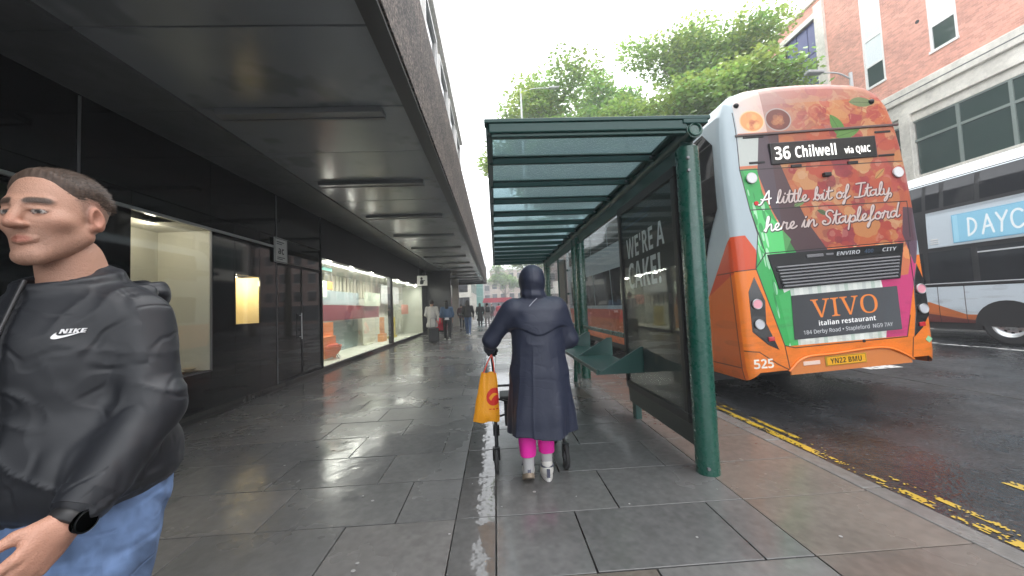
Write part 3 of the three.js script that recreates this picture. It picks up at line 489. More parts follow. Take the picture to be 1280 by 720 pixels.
// ---------------------------------------------------------------- bus shelter
{
  const s = thing('bus_shelter', 'green steel bus shelter with ribbed glass roof and dark poster case beside the kerb', 'bus shelter', [0, 0, 0]);
  const green = phys([.006, .075, .052], .3, { roughnessMap: T.paint, clearcoat: .6, clearcoatRoughness: .12 }); green.roughness = .6;
  const dark = std([.009, .058, .05], .4), PX = 1.6, ZN = -2.76, ZF = -11.45;
  const roofGlass = phys([.5, .61, .63], .4, { transmission: .92, thickness: 0, bumpMap: T.drops, bumpScale: .0012 });
  for (const z of [-2.86, -6.72, -10.9]) {
    part(s, 'post', rod([PX, -.02, z], [PX, 2.56, z], .087, .087, 28), green);
    part(s, 'post_cap', [rod([PX, 2.56, z], [PX, 2.585, z], .087, .06, 24), rod([PX, 2.585, z], [PX, 2.62, z], .05, .05, 20)], dark);
  }
  for (const z of [-7.2, -11.3]) part(s, 'slim_post', rod([PX - .01, 0, z], [PX - .01, 2.6, z], .05, .05, 16), green);
  part(s, 'roof_beam', [rod([PX, 2.66, ZN + .02], [PX, 2.66, ZF], .062, .062, 24), RB(PX - .1, PX + .1, 2.7, 2.74, ZF, ZN + .06, .01)], dark);
  part(s, 'beam_end', [disc([PX, 2.66, ZN + .03], .063, .02, 'z', 28), ringg([PX, 2.66, ZN + .045], .046, .009)], green);
  part(s, 'roof_beam', [RB(-.02, .03, 2.66, 2.75, ZF, ZN, .008)], dark);
  part(s, 'roof_beam', [RB(-.03, PX + .12, 2.735, 2.765, ZN - .03, ZN + .06, .006), RB(0, PX - .06, 2.66, 2.738, ZN, ZN + .05, .012), RB(.02, PX - .06, 2.635, 2.665, ZN - .02, ZN + .03, .008)], dark);
  const zs = []; for (let z = ZN - .56; z > ZF + .1; z -= .652) zs.push(z); zs.push(ZF);
  for (const z of zs) part(s, 'roof_rib', [RB(.0, PX - .02, 2.65, 2.71, z - .016, z + .016, .006), RB(.0, PX - .02, 2.712, 2.735, z - .03, z + .03, .006)], dark);
  let prev = ZN - .02; for (const z of zs) { part(s, 'roof_pane', B(.03, PX - .06, 2.722, 2.728, z + .045, prev - .045), roofGlass); prev = z; }
  // poster case
  const z0 = -2.97, z1 = -4.4, X0 = 1.53, X1 = 1.67;
  const pc = part(s, 'poster_case', [RB(X0, X1, .34, .42, z1, z0, .01), RB(X0, X1, 2.38, 2.47, z1, z0, .01), RB(X0, X1, .42, 2.38, z0 - .07, z0, .01), RB(X0, X1, .42, 2.38, z1, z1 + .07, .01), B(X0 + .035, X1 - .035, .4, 2.4, z1 + .03, z0 - .03)], M.blackMatt);
  const art = canvasTex(768, 1152, (g, w, h) => {
    const r = rng(17); g.fillStyle = '#17181c'; g.fillRect(0, 0, w, h);
    g.fillStyle = '#1f2a3d'; g.fillRect(20, 40, 460, 34); g.fillStyle = '#2b3850'; g.fillRect(20, 86, 420, 14);
    g.save(); g.transform(1, -.03, 0, 1, 0, 0); g.fillStyle = '#e4e6e8'; g.font = 'bold 150px sans-serif'; g.save(); g.scale(1, 1.25); g.fillText("WE'RE A", 60, 255); g.font = 'bold 190px sans-serif'; g.fillText('CAKE!', 60, 420); g.restore(); g.restore();
    g.fillStyle = '#4b4246'; for (let i = 0; i < 11; i++) { const x = 70 + i * 58; g.fillRect(x, 590 - i * 2, 26 + (i % 3) * 8, 60); if (i % 2) g.clearRect; }
    for (let i = 0; i < 60; i++) { const x = r() * w, y = 700 + r() * 380, q = 30 + r() * 120; const e = g.createRadialGradient(x, y, 2, x, y, q); e.addColorStop(0, ['rgba(96,64,52,.35)', 'rgba(70,52,48,.4)', 'rgba(120,92,60,.25)', 'rgba(30,28,30,.5)'][i % 4]); e.addColorStop(1, 'rgba(20,18,20,0)'); g.fillStyle = e; g.fillRect(x - q, y - q, 2 * q, 2 * q); }
  });
  const pl = new THREE.PlaneGeometry(1.27, 1.94).rotateY(-Math.PI / 2).translate(X0 + .032, 1.4, (z0 + z1) / 2); part(pc, 'poster', pl, new THREE.MeshStandardMaterial({ map: art, roughness: .5 }), { uv: true });
  const pl2 = new THREE.PlaneGeometry(1.27, 1.94).rotateY(Math.PI / 2).translate(X1 - .032, 1.4, (z0 + z1) / 2); part(pc, 'poster', pl2, std([.2, .2, .22], .5));
  part(pc, 'poster_glass', B(X0 + .012, X0 + .016, .42, 2.38, z1 + .07, z0 - .07), phys([.95, .97, .97], .03, { transmission: 1, thickness: 0, specularIntensity: .55 }));
  part(s, 'lower_rail', RB(1.55, 1.64, .17, .335, z1 + .02, z0 + .05, .01), std([.012, .02, .018], .4));
  part(s, 'leg', RB(1.56, 1.63, -.02, .18, -4.32, -4.22, .008), dark);
  for (const y of [.3, 2.3]) part(s, 'bracket', B(1.56, 1.64, y, y + .06, z0, -2.85), dark);
  part(s, 'header_board', RB(1.57, 1.63, 2.49, 2.63, ZF, -2.9, .01), dark);
  part(s, 'sticker', new THREE.CylinderGeometry(.0885, .0885, .05, 10, 1, true, -2.75, .7).translate(PX, 2.5, -2.86), std([.6, .62, .58], .5, { side: THREE.DoubleSide }));
  for (const z of [-2.86, -6.72]) for (const y of [.06, 2.36, 2.46]) part(s, 'bolt', disc([PX - .04, y, z + .082], .012, .02, 'z', 8), M.dullSteel);
  for (const z of zs.slice(0, 8)) part(s, 'bolt', disc([PX - .1, 2.68, z + .02], .012, .02, 'z', 8), M.dullSteel);
  // glazed bay and the bay beyond
  for (const [a, b] of [[-4.44, -6.62], [-7.26, -9.0], [-9.04, -10.8]]) {
    part(s, 'side_pane', B(1.585, 1.593, .96, 2.46, b, a), M.glass);
    part(s, 'rail', [RB(1.565, 1.615, .9, .955, b, a, .008)], green); part(s, 'rail', RB(1.57, 1.61, 2.46, 2.5, b, a, .008), dark);
  }
  part(s, 'bay_stile', B(1.57, 1.61, .3, 2.5, -4.45, -4.41), dark); part(s, 'bay_stile', B(1.57, 1.61, .6, 2.5, -9.04, -9.0), dark);
  // perch seat with triangular gussets
  for (const [a, b] of [[-3.92, -5.1], [-5.1, -6.3]]) { const q = RB(1.06, 1.56, .6, .625, b + .006, a - .006, .008); part(s, 'seat', [q, RB(1.05, 1.085, .585, .635, b + .006, a - .006, .01)], std([.013, .06, .052], .35)); }
  for (const z of [-3.92, -5.1, -6.3]) { const q = ext([[1.04, .585], [1.6, .585], [1.6, .86], [1.54, .86]], .03).translate(0, 0, z - .015); part(s, 'seat_gusset', q, dark); }
  part(s, 'seat_brace', [rod([1.58, .3, -6.45], [1.2, .59, -6.2], .02), rod([1.35, 0, -6.46], [1.35, .59, -6.3], .035)], green);
  const rt = thing('route_board', 'small dark timetable board inside the far bay of the shelter', 'timetable', [1.52, 1.35, -8.1]);
  part(rt, 'board', RB(-.02, .02, 0, .95, -.35, .35, .008), std([.08, .075, .07], .4)); part(rt, 'sheet', B(-.026, -.021, .08, .87, -.29, .29), std([.2, .17, .16], .6)); for (const y of [.2, .7]) part(rt, 'bracket', B(.02, .07, y, y + .04, -.3, .3), dark);
}
// ---------------------------------------------------------------- buses
const OUT = [[1.245, .46], [1.268, .6], [1.275, 1.0], [1.275, 1.5], [1.275, 2.0], [1.273, 2.5], [1.268, 2.95], [1.25, 3.35], [1.225, 3.65], [1.175, 3.93], [1.085, 4.11], [.955, 4.22], [.75, 4.285], [.4, 4.325], [0, 4.335]];
const halfX = (y) => { for (let i = 0; i + 1 < OUT.length; i++) if (y <= OUT[i + 1][1]) { const t = (y - OUT[i][1]) / (OUT[i + 1][1] - OUT[i][1]); return lerp(OUT[i][0], OUT[i + 1][0], t); } return 0; };
const rearZ = (y) => -.02 * Math.max(0, y - 2.1) ** 2 - .1 * Math.max(0, y - 3.75) ** 2;
const ring = () => [...OUT.map((p) => [-p[0], p[1]]), ...OUT.slice(0, -1).reverse()];
function gridGeo(rows, uvf) {   // rows of points -> quads
  const pos = [], uv = [], n = rows[0].length; rows.forEach((r) => r.forEach((p) => { pos.push(...p); uv.push(...uvf(p)); }));
  const idx = []; for (let i = 0; i + 1 < rows.length; i++) for (let j = 0; j + 1 < n; j++) { const a = i * n + j; idx.push(a, a + 1, a + n, a + 1, a + n + 1, a + n); }
  const g = new THREE.BufferGeometry(); g.setAttribute('position', new THREE.Float32BufferAttribute(pos, 3)); g.setAttribute('uv', new THREE.Float32BufferAttribute(uv, 2)); g.setIndex(idx); g.computeVertexNormals(); return g.toNonIndexed();
}
const rearUV = (p) => [(p[0] + 1.35) / 2.7, (p[1] - .2) / 4.2], sideUV = (p) => [-p[2] / 11, (p[1] - .2) / 4.2];
function busShell(o, rearMat, sideMat, roofMat, len, label) {
  const R = .13, ringAt = (i, z, front) => ring().map(([x, y]) => { const X = x * (1 - i / 1.275), Y = 2.2 + (y - 2.2) * (1 - i / 2.2); return [X, Y, (front ? z : z + rearZ(Y))]; });
  const th = [0, 15, 30, 45, 60, 75, 90].map((d) => d * D2R), rings = th.map((t) => ringAt(R * (1 - Math.sin(t)), -R * (1 - Math.cos(t))));
  // rear face: strips between the left and right half of the inset outline
  const first = rings[0], n = OUT.length, cap = []; for (let i = 0; i < n; i++) { const L = first[i], Q = first[2 * n - 2 - i] || L, row = []; for (let k = 0; k <= 10; k++) row.push([lerp(L[0], Q[0], k / 10), L[1], L[2]]); cap.push(row); }
  part(o, 'rear_panel', [gridGeo(cap, rearUV), gridGeo(rings.slice(0, 5).map((r) => r.slice(0, n - 4)), rearUV), gridGeo(rings.slice(0, 5).map((r) => r.slice(n + 3)), rearUV), gridGeo(rings.slice(0, 5).map((r) => r.slice(n - 5, n + 4)), rearUV)], rearMat, { uv: true });
  const body = [...rings.slice(4), ...[-.6, -2, -4, -6, -8, -9.6].map((z) => ringAt(0, z, 1)), ringAt(.03, -len + .2, 1), ringAt(.12, -len, 1)]; body.forEach((r, i) => { if (i > 2) r.forEach((p) => 0); });
  part(o, 'side_panel', gridGeo(body.map((r) => r.slice(0, 10)), sideUV), sideMat, { uv: true });
  part(o, 'side_panel', gridGeo(body.map((r) => r.slice(2 * n - 11)), sideUV), sideMat, { uv: true });
  part(o, 'roof', gridGeo(body.map((r) => r.slice(9, 2 * n - 10)), sideUV), roofMat);
  part(o, 'front_panel', [B(-1.15, 1.15, .4, 4.1, -len - .02, -len + .02)], M.darkGlass);
  part(o, 'underframe', [B(-1.2, 1.2, .3, .5, -len + .1, -.9)], M.blackMatt);
}
// glazing that follows the side: y rows, z span per row
function sideGlass(o, name, side, y0, y1, za, zb, mat, off = .006) {
  const rows = [], N = 12; for (let i = 0; i <= N; i++) { const y = lerp(y0, y1, i / N), a = typeof za === 'function' ? za(y) : za, b = typeof zb === 'function' ? zb(y) : zb, x = side * (halfX(y) + off); rows.push([[x, y, a], [x, y, b]]); }
  return part(o, name, gridGeo(rows, sideUV), mat, { uv: true });
}
function busWheel(o, x, z, side, r = .47, y = r) {
  const prof = [[.27, -.13], [.4, -.145], [.455, -.12], [.47, -.07], [.47, .07], [.455, .12], [.4, .145], [.27, .13]].map((p) => new THREE.Vector2(p[0] * r / .47, p[1]));
  const w = part(o, 'wheel', new THREE.LatheGeometry(prof, 40).rotateZ(-Math.PI / 2).translate(x, y, z), std([.02, .02, .021], .6));
  const X = x + side * .12, holes = []; for (let i = 0; i < 10; i++) { const a = i * Math.PI / 5; holes.push(disc([X + side * .0, y + Math.cos(a) * .2, z + Math.sin(a) * .2], .028, .012, 'x', 12)); }
  part(w, 'rim', [new THREE.LatheGeometry([[.0, .02], [.09, .03], [.11, -.03], [.2, -.05], [.255, .0], [.285, .03], [.3, .02]].map((p) => new THREE.Vector2(p[0] * r / .47, p[1])), 40).rotateZ(-side * Math.PI / 2).translate(X, y, z)], std([.6, .61, .62], .32, { metalness: .7 }));
  part(w, 'rim_hole', holes.map((h) => h.translate(-side * .045, 0, 0)), M.blackMatt); const nuts = []; for (let i = 0; i < 10; i++) { const a = (i + .5) * Math.PI / 5; nuts.push(disc([X + side * .0, y + Math.cos(a) * .13, z + Math.sin(a) * .13], .013, .05, 'x', 6)); } part(w, 'wheel_nut', nuts, M.steel);
}
// hand-drawn script letters, y up, baseline 0, x-height 10
const SCRIPT = { a: [13, 'M10 8C7 11 1 9 1 4C1-1 6-1 10 6M10.5 10C9.5 5 9 0 11 0C12 0 13 1 14 2.5'], l: [7, 'M0 1C4 6 8 18 6 21C4 22 2 12 2 6C2 0 4-1 8 2'], i: [7, 'M0 1C1 4 3 8 4 10C3 6 2.5 0 4.5 0C6 0 7 1 8 2.5M5.5 14L6 15'], t: [8, 'M0 1C3 8 5 14 6 19C5 12 3 0 6 0C8 0 9 1 10 2.5M2 12.5L11 13.5'], e: [10, 'M0 1C4 3 8 6 7 9C6 11.5 2 9 2 4C2-1 7-1 11 3'], b: [11, 'M0 1C4 6 8 18 6 21C4 22 2.5 12 2.5 5C2.5-1 9-1 9 5C9 9 6 10 6.5 7.5C7 6 10 6 12 8'], o: [11, 'M7 10C2 10 1 6 1 4C1-1 8-1 9 4C9.5 8 7 10.5 6 9C6 7 10 7 12 8.5'], f: [9, 'M0 1C5 6 10 18 8 21C5 23 4 10 3 0C2-10-1-12-1-8C0-3 6 0 10 2.5'], y: [11, 'M1 9C1 10 2.5 10 2 7C1 1 3-1 6 1C8 3 9.5 7 10 10C9 2 7-9 3-10C0-10 4-3 12 2.5'], h: [13, 'M0 1C4 6 8 18 6 21C4 22 3 10 2 0C4 6 7 10 9 9.5C11 9 8.5 0 11 0C12.5 0 13 1 14 2.5'], r: [11, 'M0 1C2 4 3 9 4 11C5 8.5 8 9.5 9 9C7.5 6 7 0 9 0C10 0 11 1 12 2.5'], n: [13, 'M0 2C1 5 2 8 3 10C3 6 2.5 3 2 0C4 6 7 10 9 9.5C11 9 8.5 0 11 0C12.5 0 13 1 14 2.5'], p: [12, 'M0 1C2 5 3 8 4 10C3 3 2-5 1-10M3 4C5 10 11 11 11 5.5C11 0 6-1 4 1.5M9 1C11 1 12 1.5 13 2.5'], d: [13, 'M9 8C6 11 1 9 1 4C1-1 6-1 9.5 6M13 21C11 14 9 4 9.5 1.5C10-.5 12 0 14 2.5'], A: [18, 'M-2 1C0-2 3 0 6 6C9 12 13 20 15 21C15 14 14 5 15 0M3 8C8 6 14 8 18 9'], I: [15, 'M3 21C8 22 14 22 17 22M11 22C10 14 8 6 7 0M0 0C5-1 10 0 13 1'], S: [15, 'M16 17C15 22 6 22 6 16C6 11 13 11 12 5C11-1 2-1 1 4C1 6 3 7 5 5'], ',': [6, 'M2 1C2.5 0 1.5-3 0-4'], ' ': [8, ''] };
function script(g, s, x0, x1, y, k, slope) {   // g in metres, y up
  const wide = [...s].reduce((t, c) => t + SCRIPT[c][0], 0), sx = (x1 - x0) / wide;
  for (const [col, lw, dx, dy] of [['rgba(40,20,28,.75)', 4.2, .5, -.7], ['#fbfaf5', 2.3, 0, 0]]) {
    g.strokeStyle = col; g.lineWidth = lw; g.lineCap = g.lineJoin = 'round'; let x = x0;
    for (const c of s) { g.save(); g.transform(1, slope, 0, 1, x + dx * k, y + slope * (x - x0) + dy * k); g.transform(sx, 0, .12 * sx, k, 0, 0); if (SCRIPT[c][1]) g.stroke(new Path2D(SCRIPT[c][1])); g.restore(); x += SCRIPT[c][0] * sx; }
  }
}
const ORANGE = '#e8791a', REDOR = '#d0491c', GREY = '#a9b8be';
{
  const rearArt = canvasTex(1152, 1792, (g, w, h) => {
    const r = rng(4242), S = w / 2.7; g.fillStyle = GREY; g.fillRect(0, 0, w, h);
    g.setTransform(S, 0, 0, -h / 4.2, w / 2, h + .2 * h / 4.2);
    const poly = (p, c) => { g.beginPath(); p.forEach((q, i) => i ? g.lineTo(q[0], q[1]) : g.moveTo(q[0], q[1])); g.closePath(); if (c) { g.fillStyle = c; g.fill(); } };
    poly([[-1.4, .1], [1.4, .1], [1.4, 1.86], [-1.0, 1.86], [-1.4, 1.86]], ORANGE);
    poly([[-1.4, 1.86], [-1.0, 1.86], [-.98, 2.1], [-1.1, 2.3], [-1.4, 2.3]], REDOR);
    // printed wrap
    g.save(); poly([[-1.0, 4.02], [-1.0, 3.64], [-1.05, 3.15], [-.99, 2.62], [-.93, 2.3], [-1.01, 1.87], [-.75, .86], [.87, .84], [1.06, 1.5], [1.2, 2.05], [1.45, 2.0], [1.45, 4.4], [-.5, 4.4], [-.9, 4.2]]); g.clip();
    g.fillStyle = '#c86f4a'; g.fillRect(-1.4, .1, 2.9, 4.4);
    const blob = (x, y, q, c, n = 9, e = .35) => { const k = r() * 6; g.beginPath(); for (let i = 0; i <= n; i++) { const a = i / n * 6.283 + k, rr = q * (1 - e * r()), X = x + Math.cos(a) * rr * 1.15, Y = y + Math.sin(a) * rr; i ? g.quadraticCurveTo(x + Math.cos(a - .3) * q * 1.1, y + Math.sin(a - .3) * q, X, Y) : g.moveTo(X, Y); } g.closePath(); g.fillStyle = c; g.fill(); };
    const food = ['#d9683f', '#e08a4f', '#efb573', '#c94a3a', '#b83a3e', '#e7a05c', '#d4583a', '#f0c48a', '#a63340', '#e2783f', '#cf7d52', '#d85c50'];
    for (let i = 0; i < 420; i++) { const x = -.6 + 2 * r(), y = 1.9 + 2.4 * r(), q = .05 + .13 * r(); g.globalAlpha = .6 + .4 * r(); blob(x, y, q, food[Math.floor(r() * 12)]); if (i % 3 === 0) { g.globalAlpha = .35; blob(x - q * .25, y + q * .3, q * .4, '#fbe3c0'); } if (i % 4 === 0) { g.globalAlpha = .3; blob(x + q * .4, y - q * .5, q * .5, '#6d2430'); } }
    g.globalAlpha = 1;
    for (let i = 0; i < 60; i++) { g.strokeStyle = ['#f4c58d', '#e9955a', '#b53a35'][i % 3]; g.lineWidth = .012 + .015 * r(); g.globalAlpha = .5; const x = -.2 + 1.5 * r(), y = 3.3 + .8 * r(); g.beginPath(); g.moveTo(x, y); g.quadraticCurveTo(x + .15 * r(), y + .2 * (r() - .5), x + .3 * (r() - .3), y + .25 * (r() - .5)); g.stroke(); }
    g.globalAlpha = 1;
    // plate edge and dark curve, green and white corner
    poly([[-1.1, 3.2], [-.35, 3.2], [-.62, 3.47], [-.6, 3.62], [-1.1, 3.62]], '#b9bfb9'); poly([[-.72, 3.62], [-.45, 3.62], [-.5, 3.2], [-.42, 2.9], [-.25, 2.4], [-.03, 2.02], [-.46, 2.02], [-.7, 2.6], [-.82, 3.1]], '#4a3d46');
    poly([[-1.1, 3.16], [-.82, 3.16], [-.8, 2.85], [-.68, 2.5], [-.45, 2.02], [-.5, 1.6], [-.62, 1.4], [-.62, .8], [-1.2, .8], [-1.2, 2.4]], '#2fa551'); poly([[-1.06, 2.3], [-.86, 2.04], [-.76, 1.6], [-.78, 2.0], [-.6, 2.03], [-.5, 2.2], [-.8, 2.6], [-.94, 2.62]], '#57cc70');
    g.globalAlpha = .6; for (let i = 0; i < 34; i++) { const y = .9 + 2.2 * r(), x = -1.02 + .22 * r() + (y < 1.9 ? .2 : 0); g.fillStyle = i % 2 ? '#eaf5ea' : '#1c7f3c'; g.beginPath(); g.ellipse(x, y, .008 + .02 * r(), .03 + .09 * r(), .1, 0, 7); g.fill(); } g.globalAlpha = 1;
    poly([[-.7, 1.6], [.3, 1.62], [.85, 1.56], [.82, .8], [-.72, .8], [-.6, 1.2]], '#dadfd8'); g.globalAlpha = .5; for (let i = 0; i < 12; i++) { g.fillStyle = ['#9fb7a6', '#f4f4ee', '#b7bcba'][i % 3]; g.fillRect(-.6 + i * .12, .82, .05, .76); } g.globalAlpha = 1;
    poly([[.62, 1.6], [1.0, 1.62], [1.15, 2.1], [1.4, 2.3], [1.4, 1.2], [.9, .82], [.58, .82], [.66, 1.2]], '#c53a72'); poly([[1.0, 2.15], [1.06, 2.5], [1.4, 2.45], [1.4, 1.85], [1.1, 1.75]], '#5a4152');
    poly([[-.68, .82], [-.76, 1.5], [-.6, 1.56], [-.58, .82]], '#3fae5c');
    // bowls, basil, pale top
    const pale = g.createLinearGradient(-1, 0, .3, 0); pale.addColorStop(0, '#cfcac6'); pale.addColorStop(.45, 'rgba(214,190,178,.75)'); pale.addColorStop(1, 'rgba(214,150,140,0)'); g.fillStyle = pale; g.fillRect(-1.1, 3.64, 1.6, .8);
    g.fillStyle = 'rgba(220,190,180,.45)'; g.fillRect(-1.1, 4.02, 2.6, .3);
    for (const [x, y, q, c, e] of [[-.78, 3.8, .17, '#e59a5c', '#e9c39a'], [-.42, 3.8, .18, '#7c4a40', '#cfd0cc']]) { g.beginPath(); g.ellipse(x, y, q, q * .9, 0, 0, 7); g.fillStyle = e; g.fill(); g.beginPath(); g.ellipse(x, y, q * .9, q * .8, 0, 0, 7); g.fillStyle = c; g.fill(); g.globalAlpha = .4; for (let i = 0; i < 14; i++) blob(x + (r() - .5) * q, y + (r() - .5) * q, q * .25, i % 2 ? '#f0b878' : '#b35f40'); g.globalAlpha = 1; }
    const leafy = (x, y, l, a, c) => { g.save(); g.translate(x, y); g.rotate(a); g.beginPath(); g.moveTo(0, 0); g.quadraticCurveTo(l * .4, l * .42, l, 0); g.quadraticCurveTo(l * .45, -l * .36, 0, 0); g.fillStyle = c; g.fill(); g.strokeStyle = 'rgba(20,70,20,.5)'; g.lineWidth = .008; g.beginPath(); g.moveTo(0, 0); g.lineTo(l * .95, 0); g.stroke(); g.restore(); };
    leafy(.3, 3.82, .42, -1.2, '#41a63a'); leafy(.32, 3.5, .36, .25, '#58b648'); leafy(.6, 3.98, .36, -.1, '#6f9f64'); leafy(-.4, 2.62, .22, .5, '#77b46c'); leafy(-.1, 2.55, .16, -.5, '#4f7a4a'); leafy(.75, 2.9, .2, .7, '#e8b36a');
    script(g, 'A little bit of Italy,', -.86, .97, 2.68, .0082, .0); script(g, 'here in Stapleford', -.84, .99, 2.33, .0088, .025);
    g.restore();
    g.fillStyle = 'rgba(70,22,16,.3)'; g.fillRect(-.6, 2.05, 2.0, 2.3);
    // shut lines of the hatches
    g.strokeStyle = 'rgba(25,18,20,.85)'; g.lineWidth = .012; const line = (...p) => { g.beginPath(); p.forEach((q, i) => i ? g.lineTo(...q) : g.moveTo(...q)); g.stroke(); };
    line([-1.02, 3.94], [-1.02, 3.64], [-1.05, 3.15], [-.99, 2.62], [-.93, 2.3], [-1.01, 1.87], [-.86, 2.05]); line([-1.01, 1.87], [-.76, .87], [-.63, .83], [.87, .83], [.95, 1.1]); line([-1.05, 3.15], [1.18, 3.11]); line([-.99, 2.62], [1.13, 2.57], [1.1, 2.1]); line([-.99, 2.62], [-.86, 2.05], [1.1, 2.05]);
    line([-1.4, 1.85], [-1.01, 1.86]); line([-1.31, 1.85], [-1.31, .85], [-1.1, .82], [-.88, .65], [-.73, .56], [-.76, .87]); line([.9, .54], [.95, .82]); line([1.2, 1.75], [1.35, 1.8]); line([1.06, 2.05], [1.06, 1.0]);
    // number on the bumper
    g.save(); g.translate(-1.19, .62); g.scale(1, -1); g.transform(1, .03, 0, 1, 0, 0); g.font = 'bold 0.17px sans-serif'; g.fillStyle = '#f3efe6'; g.scale(1 / 200, 1 / 200); g.font = 'bold 32px sans-serif'; g.fillText('525', 0, 0); g.restore();
    // film of road dirt over the lower rear
    for (let i = 0; i < 900; i++) { const y = .3 + 1.3 * r() * r(); g.fillStyle = `rgba(70,50,40,${.02 + .035 * r()})`; g.beginPath(); g.ellipse(-1.35 + 2.7 * r(), y, .03 + .1 * r(), .01 + .03 * r(), 0, 0, 7); g.fill(); }
  });
  const sideArt = canvasTex(2048, 768, (g, w, h) => {
    const r = rng(99); g.fillStyle = GREY; g.fillRect(0, 0, w, h); g.setTransform(w / 11, 0, 0, -h / 4.2, 0, h + .2 * h / 4.2);
    const poly = (p, c) => { g.beginPath(); p.forEach((q, i) => i ? g.lineTo(...q) : g.moveTo(...q)); g.closePath(); g.fillStyle = c; g.fill(); };
    poly([[0, 0], [11, 0], [11, 1.35], [1.2, 1.35], [.75, 1.42], [0, 2.38]], REDOR); poly([[0, 0], [11, 0], [11, 1.1], [1.6, 1.1], [.0, 1.86]], '#dd6a1a');
    g.strokeStyle = 'rgba(60,25,10,.8)'; g.lineWidth = .012; for (const [a, b, c, d] of [[.12, .38, .12, 1.85], [0, 1.85, .4, 1.84], [.12, .62, 2, .6], [1.4, .38, 1.4, 1.1]]) { g.beginPath(); g.moveTo(a, b); g.lineTo(c, d); g.stroke(); }
    for (let i = 0; i < 700; i++) { g.fillStyle = `rgba(60,45,38,${.02 + .05 * r()})`; g.beginPath(); g.ellipse(11 * r(), .3 + 1.2 * r() * r(), .05 + .2 * r(), .02 + .05 * r(), 0, 0, 7); g.fill(); }
  });
  const gloss = (t) => phys([1, 1, 1], .45, { map: t, clearcoat: .4, clearcoatRoughness: .16, bumpMap: T.drops, bumpScale: .0004 });
  const bus = thing('double_decker_bus', 'orange and grey double decker bus with pizza advert wrapped over its rear', 'bus', [4.415, -.12, -4.5]); bus.rotation.z = 2.8 * D2R;
  const orange = phys([.8, .19, .013], .36, { clearcoat: .6, clearcoatRoughness: .15 });
  busShell(bus, gloss(rearArt), gloss(sideArt), phys([.4, .47, .5], .3, { clearcoat: .6, clearcoatRoughness: .15 }), 10.9);
  const atRear = (p, dz = 0) => [p[0], p[1], rearZ(p[1]) + dz];
  const slab = (pts, y, d, o = {}) => ext(pts, d, o).translate(0, 0, rearZ(y));
  // grille
  part(bus, 'engine_grille', slab([[-.845, 2.03], [.985, 2.03], [.875, 1.58], [-.745, 1.58]], 1.8, .012), std([.012, .012, .013], .4));
  for (let i = 0; i < 7; i++) { const y = 1.855 - i * .041, w = .5 * (1.83 - (2.03 - y) * .5); part(bus, 'grille_slat', RB(.065 - w + .05, .065 + w - .05, -.011, .011, -.028, .012, .005, 1).rotateX(-.35).translate(0, y, .026), std([.16, .165, .175], .42)); }
  const badge = canvasTex(512, 64, (g) => { g.fillStyle = '#0d0d0e'; g.fillRect(0, 0, 512, 64); g.font = 'italic bold 42px sans-serif'; g.fillStyle = '#b9bcbf'; g.save(); g.scale(1.15, 1); g.fillText('ENVIRO', 6, 47); g.restore(); g.fillStyle = '#45566b'; g.fillText('400', 218, 47); g.fillStyle = '#b9bcbf'; g.save(); g.scale(1.2, 1); g.fillText('CITY', 292, 47); g.restore(); });
  part(bus, 'badge', new THREE.PlaneGeometry(.92, .1).translate(.5, 1.965, .014), new THREE.MeshStandardMaterial({ map: badge, roughness: .3 }), { uv: true });
  part(bus, 'latch', RB(-.34, -.12, 1.945, 1.985, .012, .024, .005), M.dullSteel); part(bus, 'latch', RB(-.08, .02, 1.955, 1.98, .012, .02, .004), M.dullSteel);
  // destination screen
  const dest = canvasTex(1024, 192, (g, w, h) => { g.fillStyle = '#131414'; g.fillRect(0, 0, w, h); g.fillStyle = '#fff'; g.save(); g.scale(.82, 1); g.font = 'bold 178px sans-serif'; g.fillText('36', 20, 160); g.restore(); g.save(); g.scale(.72, 1); g.font = 'bold 152px sans-serif'; g.fillText('Chilwell', 300, 152); g.font = 'bold 92px sans-serif'; g.fillText('via QMC', 990, 148); g.restore(); g.strokeStyle = 'rgba(0,0,0,.35)'; g.lineWidth = 1.4; for (let x = 0; x < w; x += 8) { g.beginPath(); g.moveTo(x, 0); g.lineTo(x, h); g.stroke(); } for (let y = 0; y < h; y += 8) { g.beginPath(); g.moveTo(0, y); g.lineTo(w, y); g.stroke(); } });
  const dz = rearZ(3.34), disp = part(bus, 'destination_display', RB(-.62, .83, 3.19, 3.475, dz - .03, dz + .022, .008), std([.02, .02, .022], .35)); disp.rotation.x = 0;
  part(disp, 'screen', new THREE.PlaneGeometry(1.4, .255).translate(.105, 3.332, dz + .0235), new THREE.MeshStandardMaterial({ color: 0x151515, roughness: .25, emissive: C(1, .98, .93), emissiveMap: dest, emissiveIntensity: 1.5 }), { uv: true });
  // rails, handles, studs and covers on the rear
  part(bus, 'rain_rail', [RB(-1.04, 1.2, 3.595, 3.625, rearZ(3.6) - .01, rearZ(3.6) + .018, .006)], std([.12, .08, .075], .5));
  for (const [x0, x1, y] of [[-.94, -.66, 3.582], [-.91, -.7, 3.235], [.86, 1.08, 3.527], [.85, 1.07, 3.205]]) part(bus, 'hinge_slot', RB(x0, x1, y - .014, y + .014, rearZ(y) - .01, rearZ(y) + .008, .004, 1), M.blackMatt);
  for (const [x, y] of [[-.29, 3.15], [.48, 3.138]]) part(bus, 'step_slot', RB(x - .07, x + .07, y - .02, y + .02, rearZ(y) - .01, rearZ(y) + .012, .005), M.blackMatt);
  for (const [x, y] of [[-.95, 4.03], [.91, 3.96]]) part(bus, 'camera_stud', sph(atRear([x, y], .0), .035), M.blackMatt);
  part(bus, 'rear_camera', RB(.04, .14, 2.975, 3.03, rearZ(3) - .01, rearZ(3) + .04, .012), M.blackMatt);
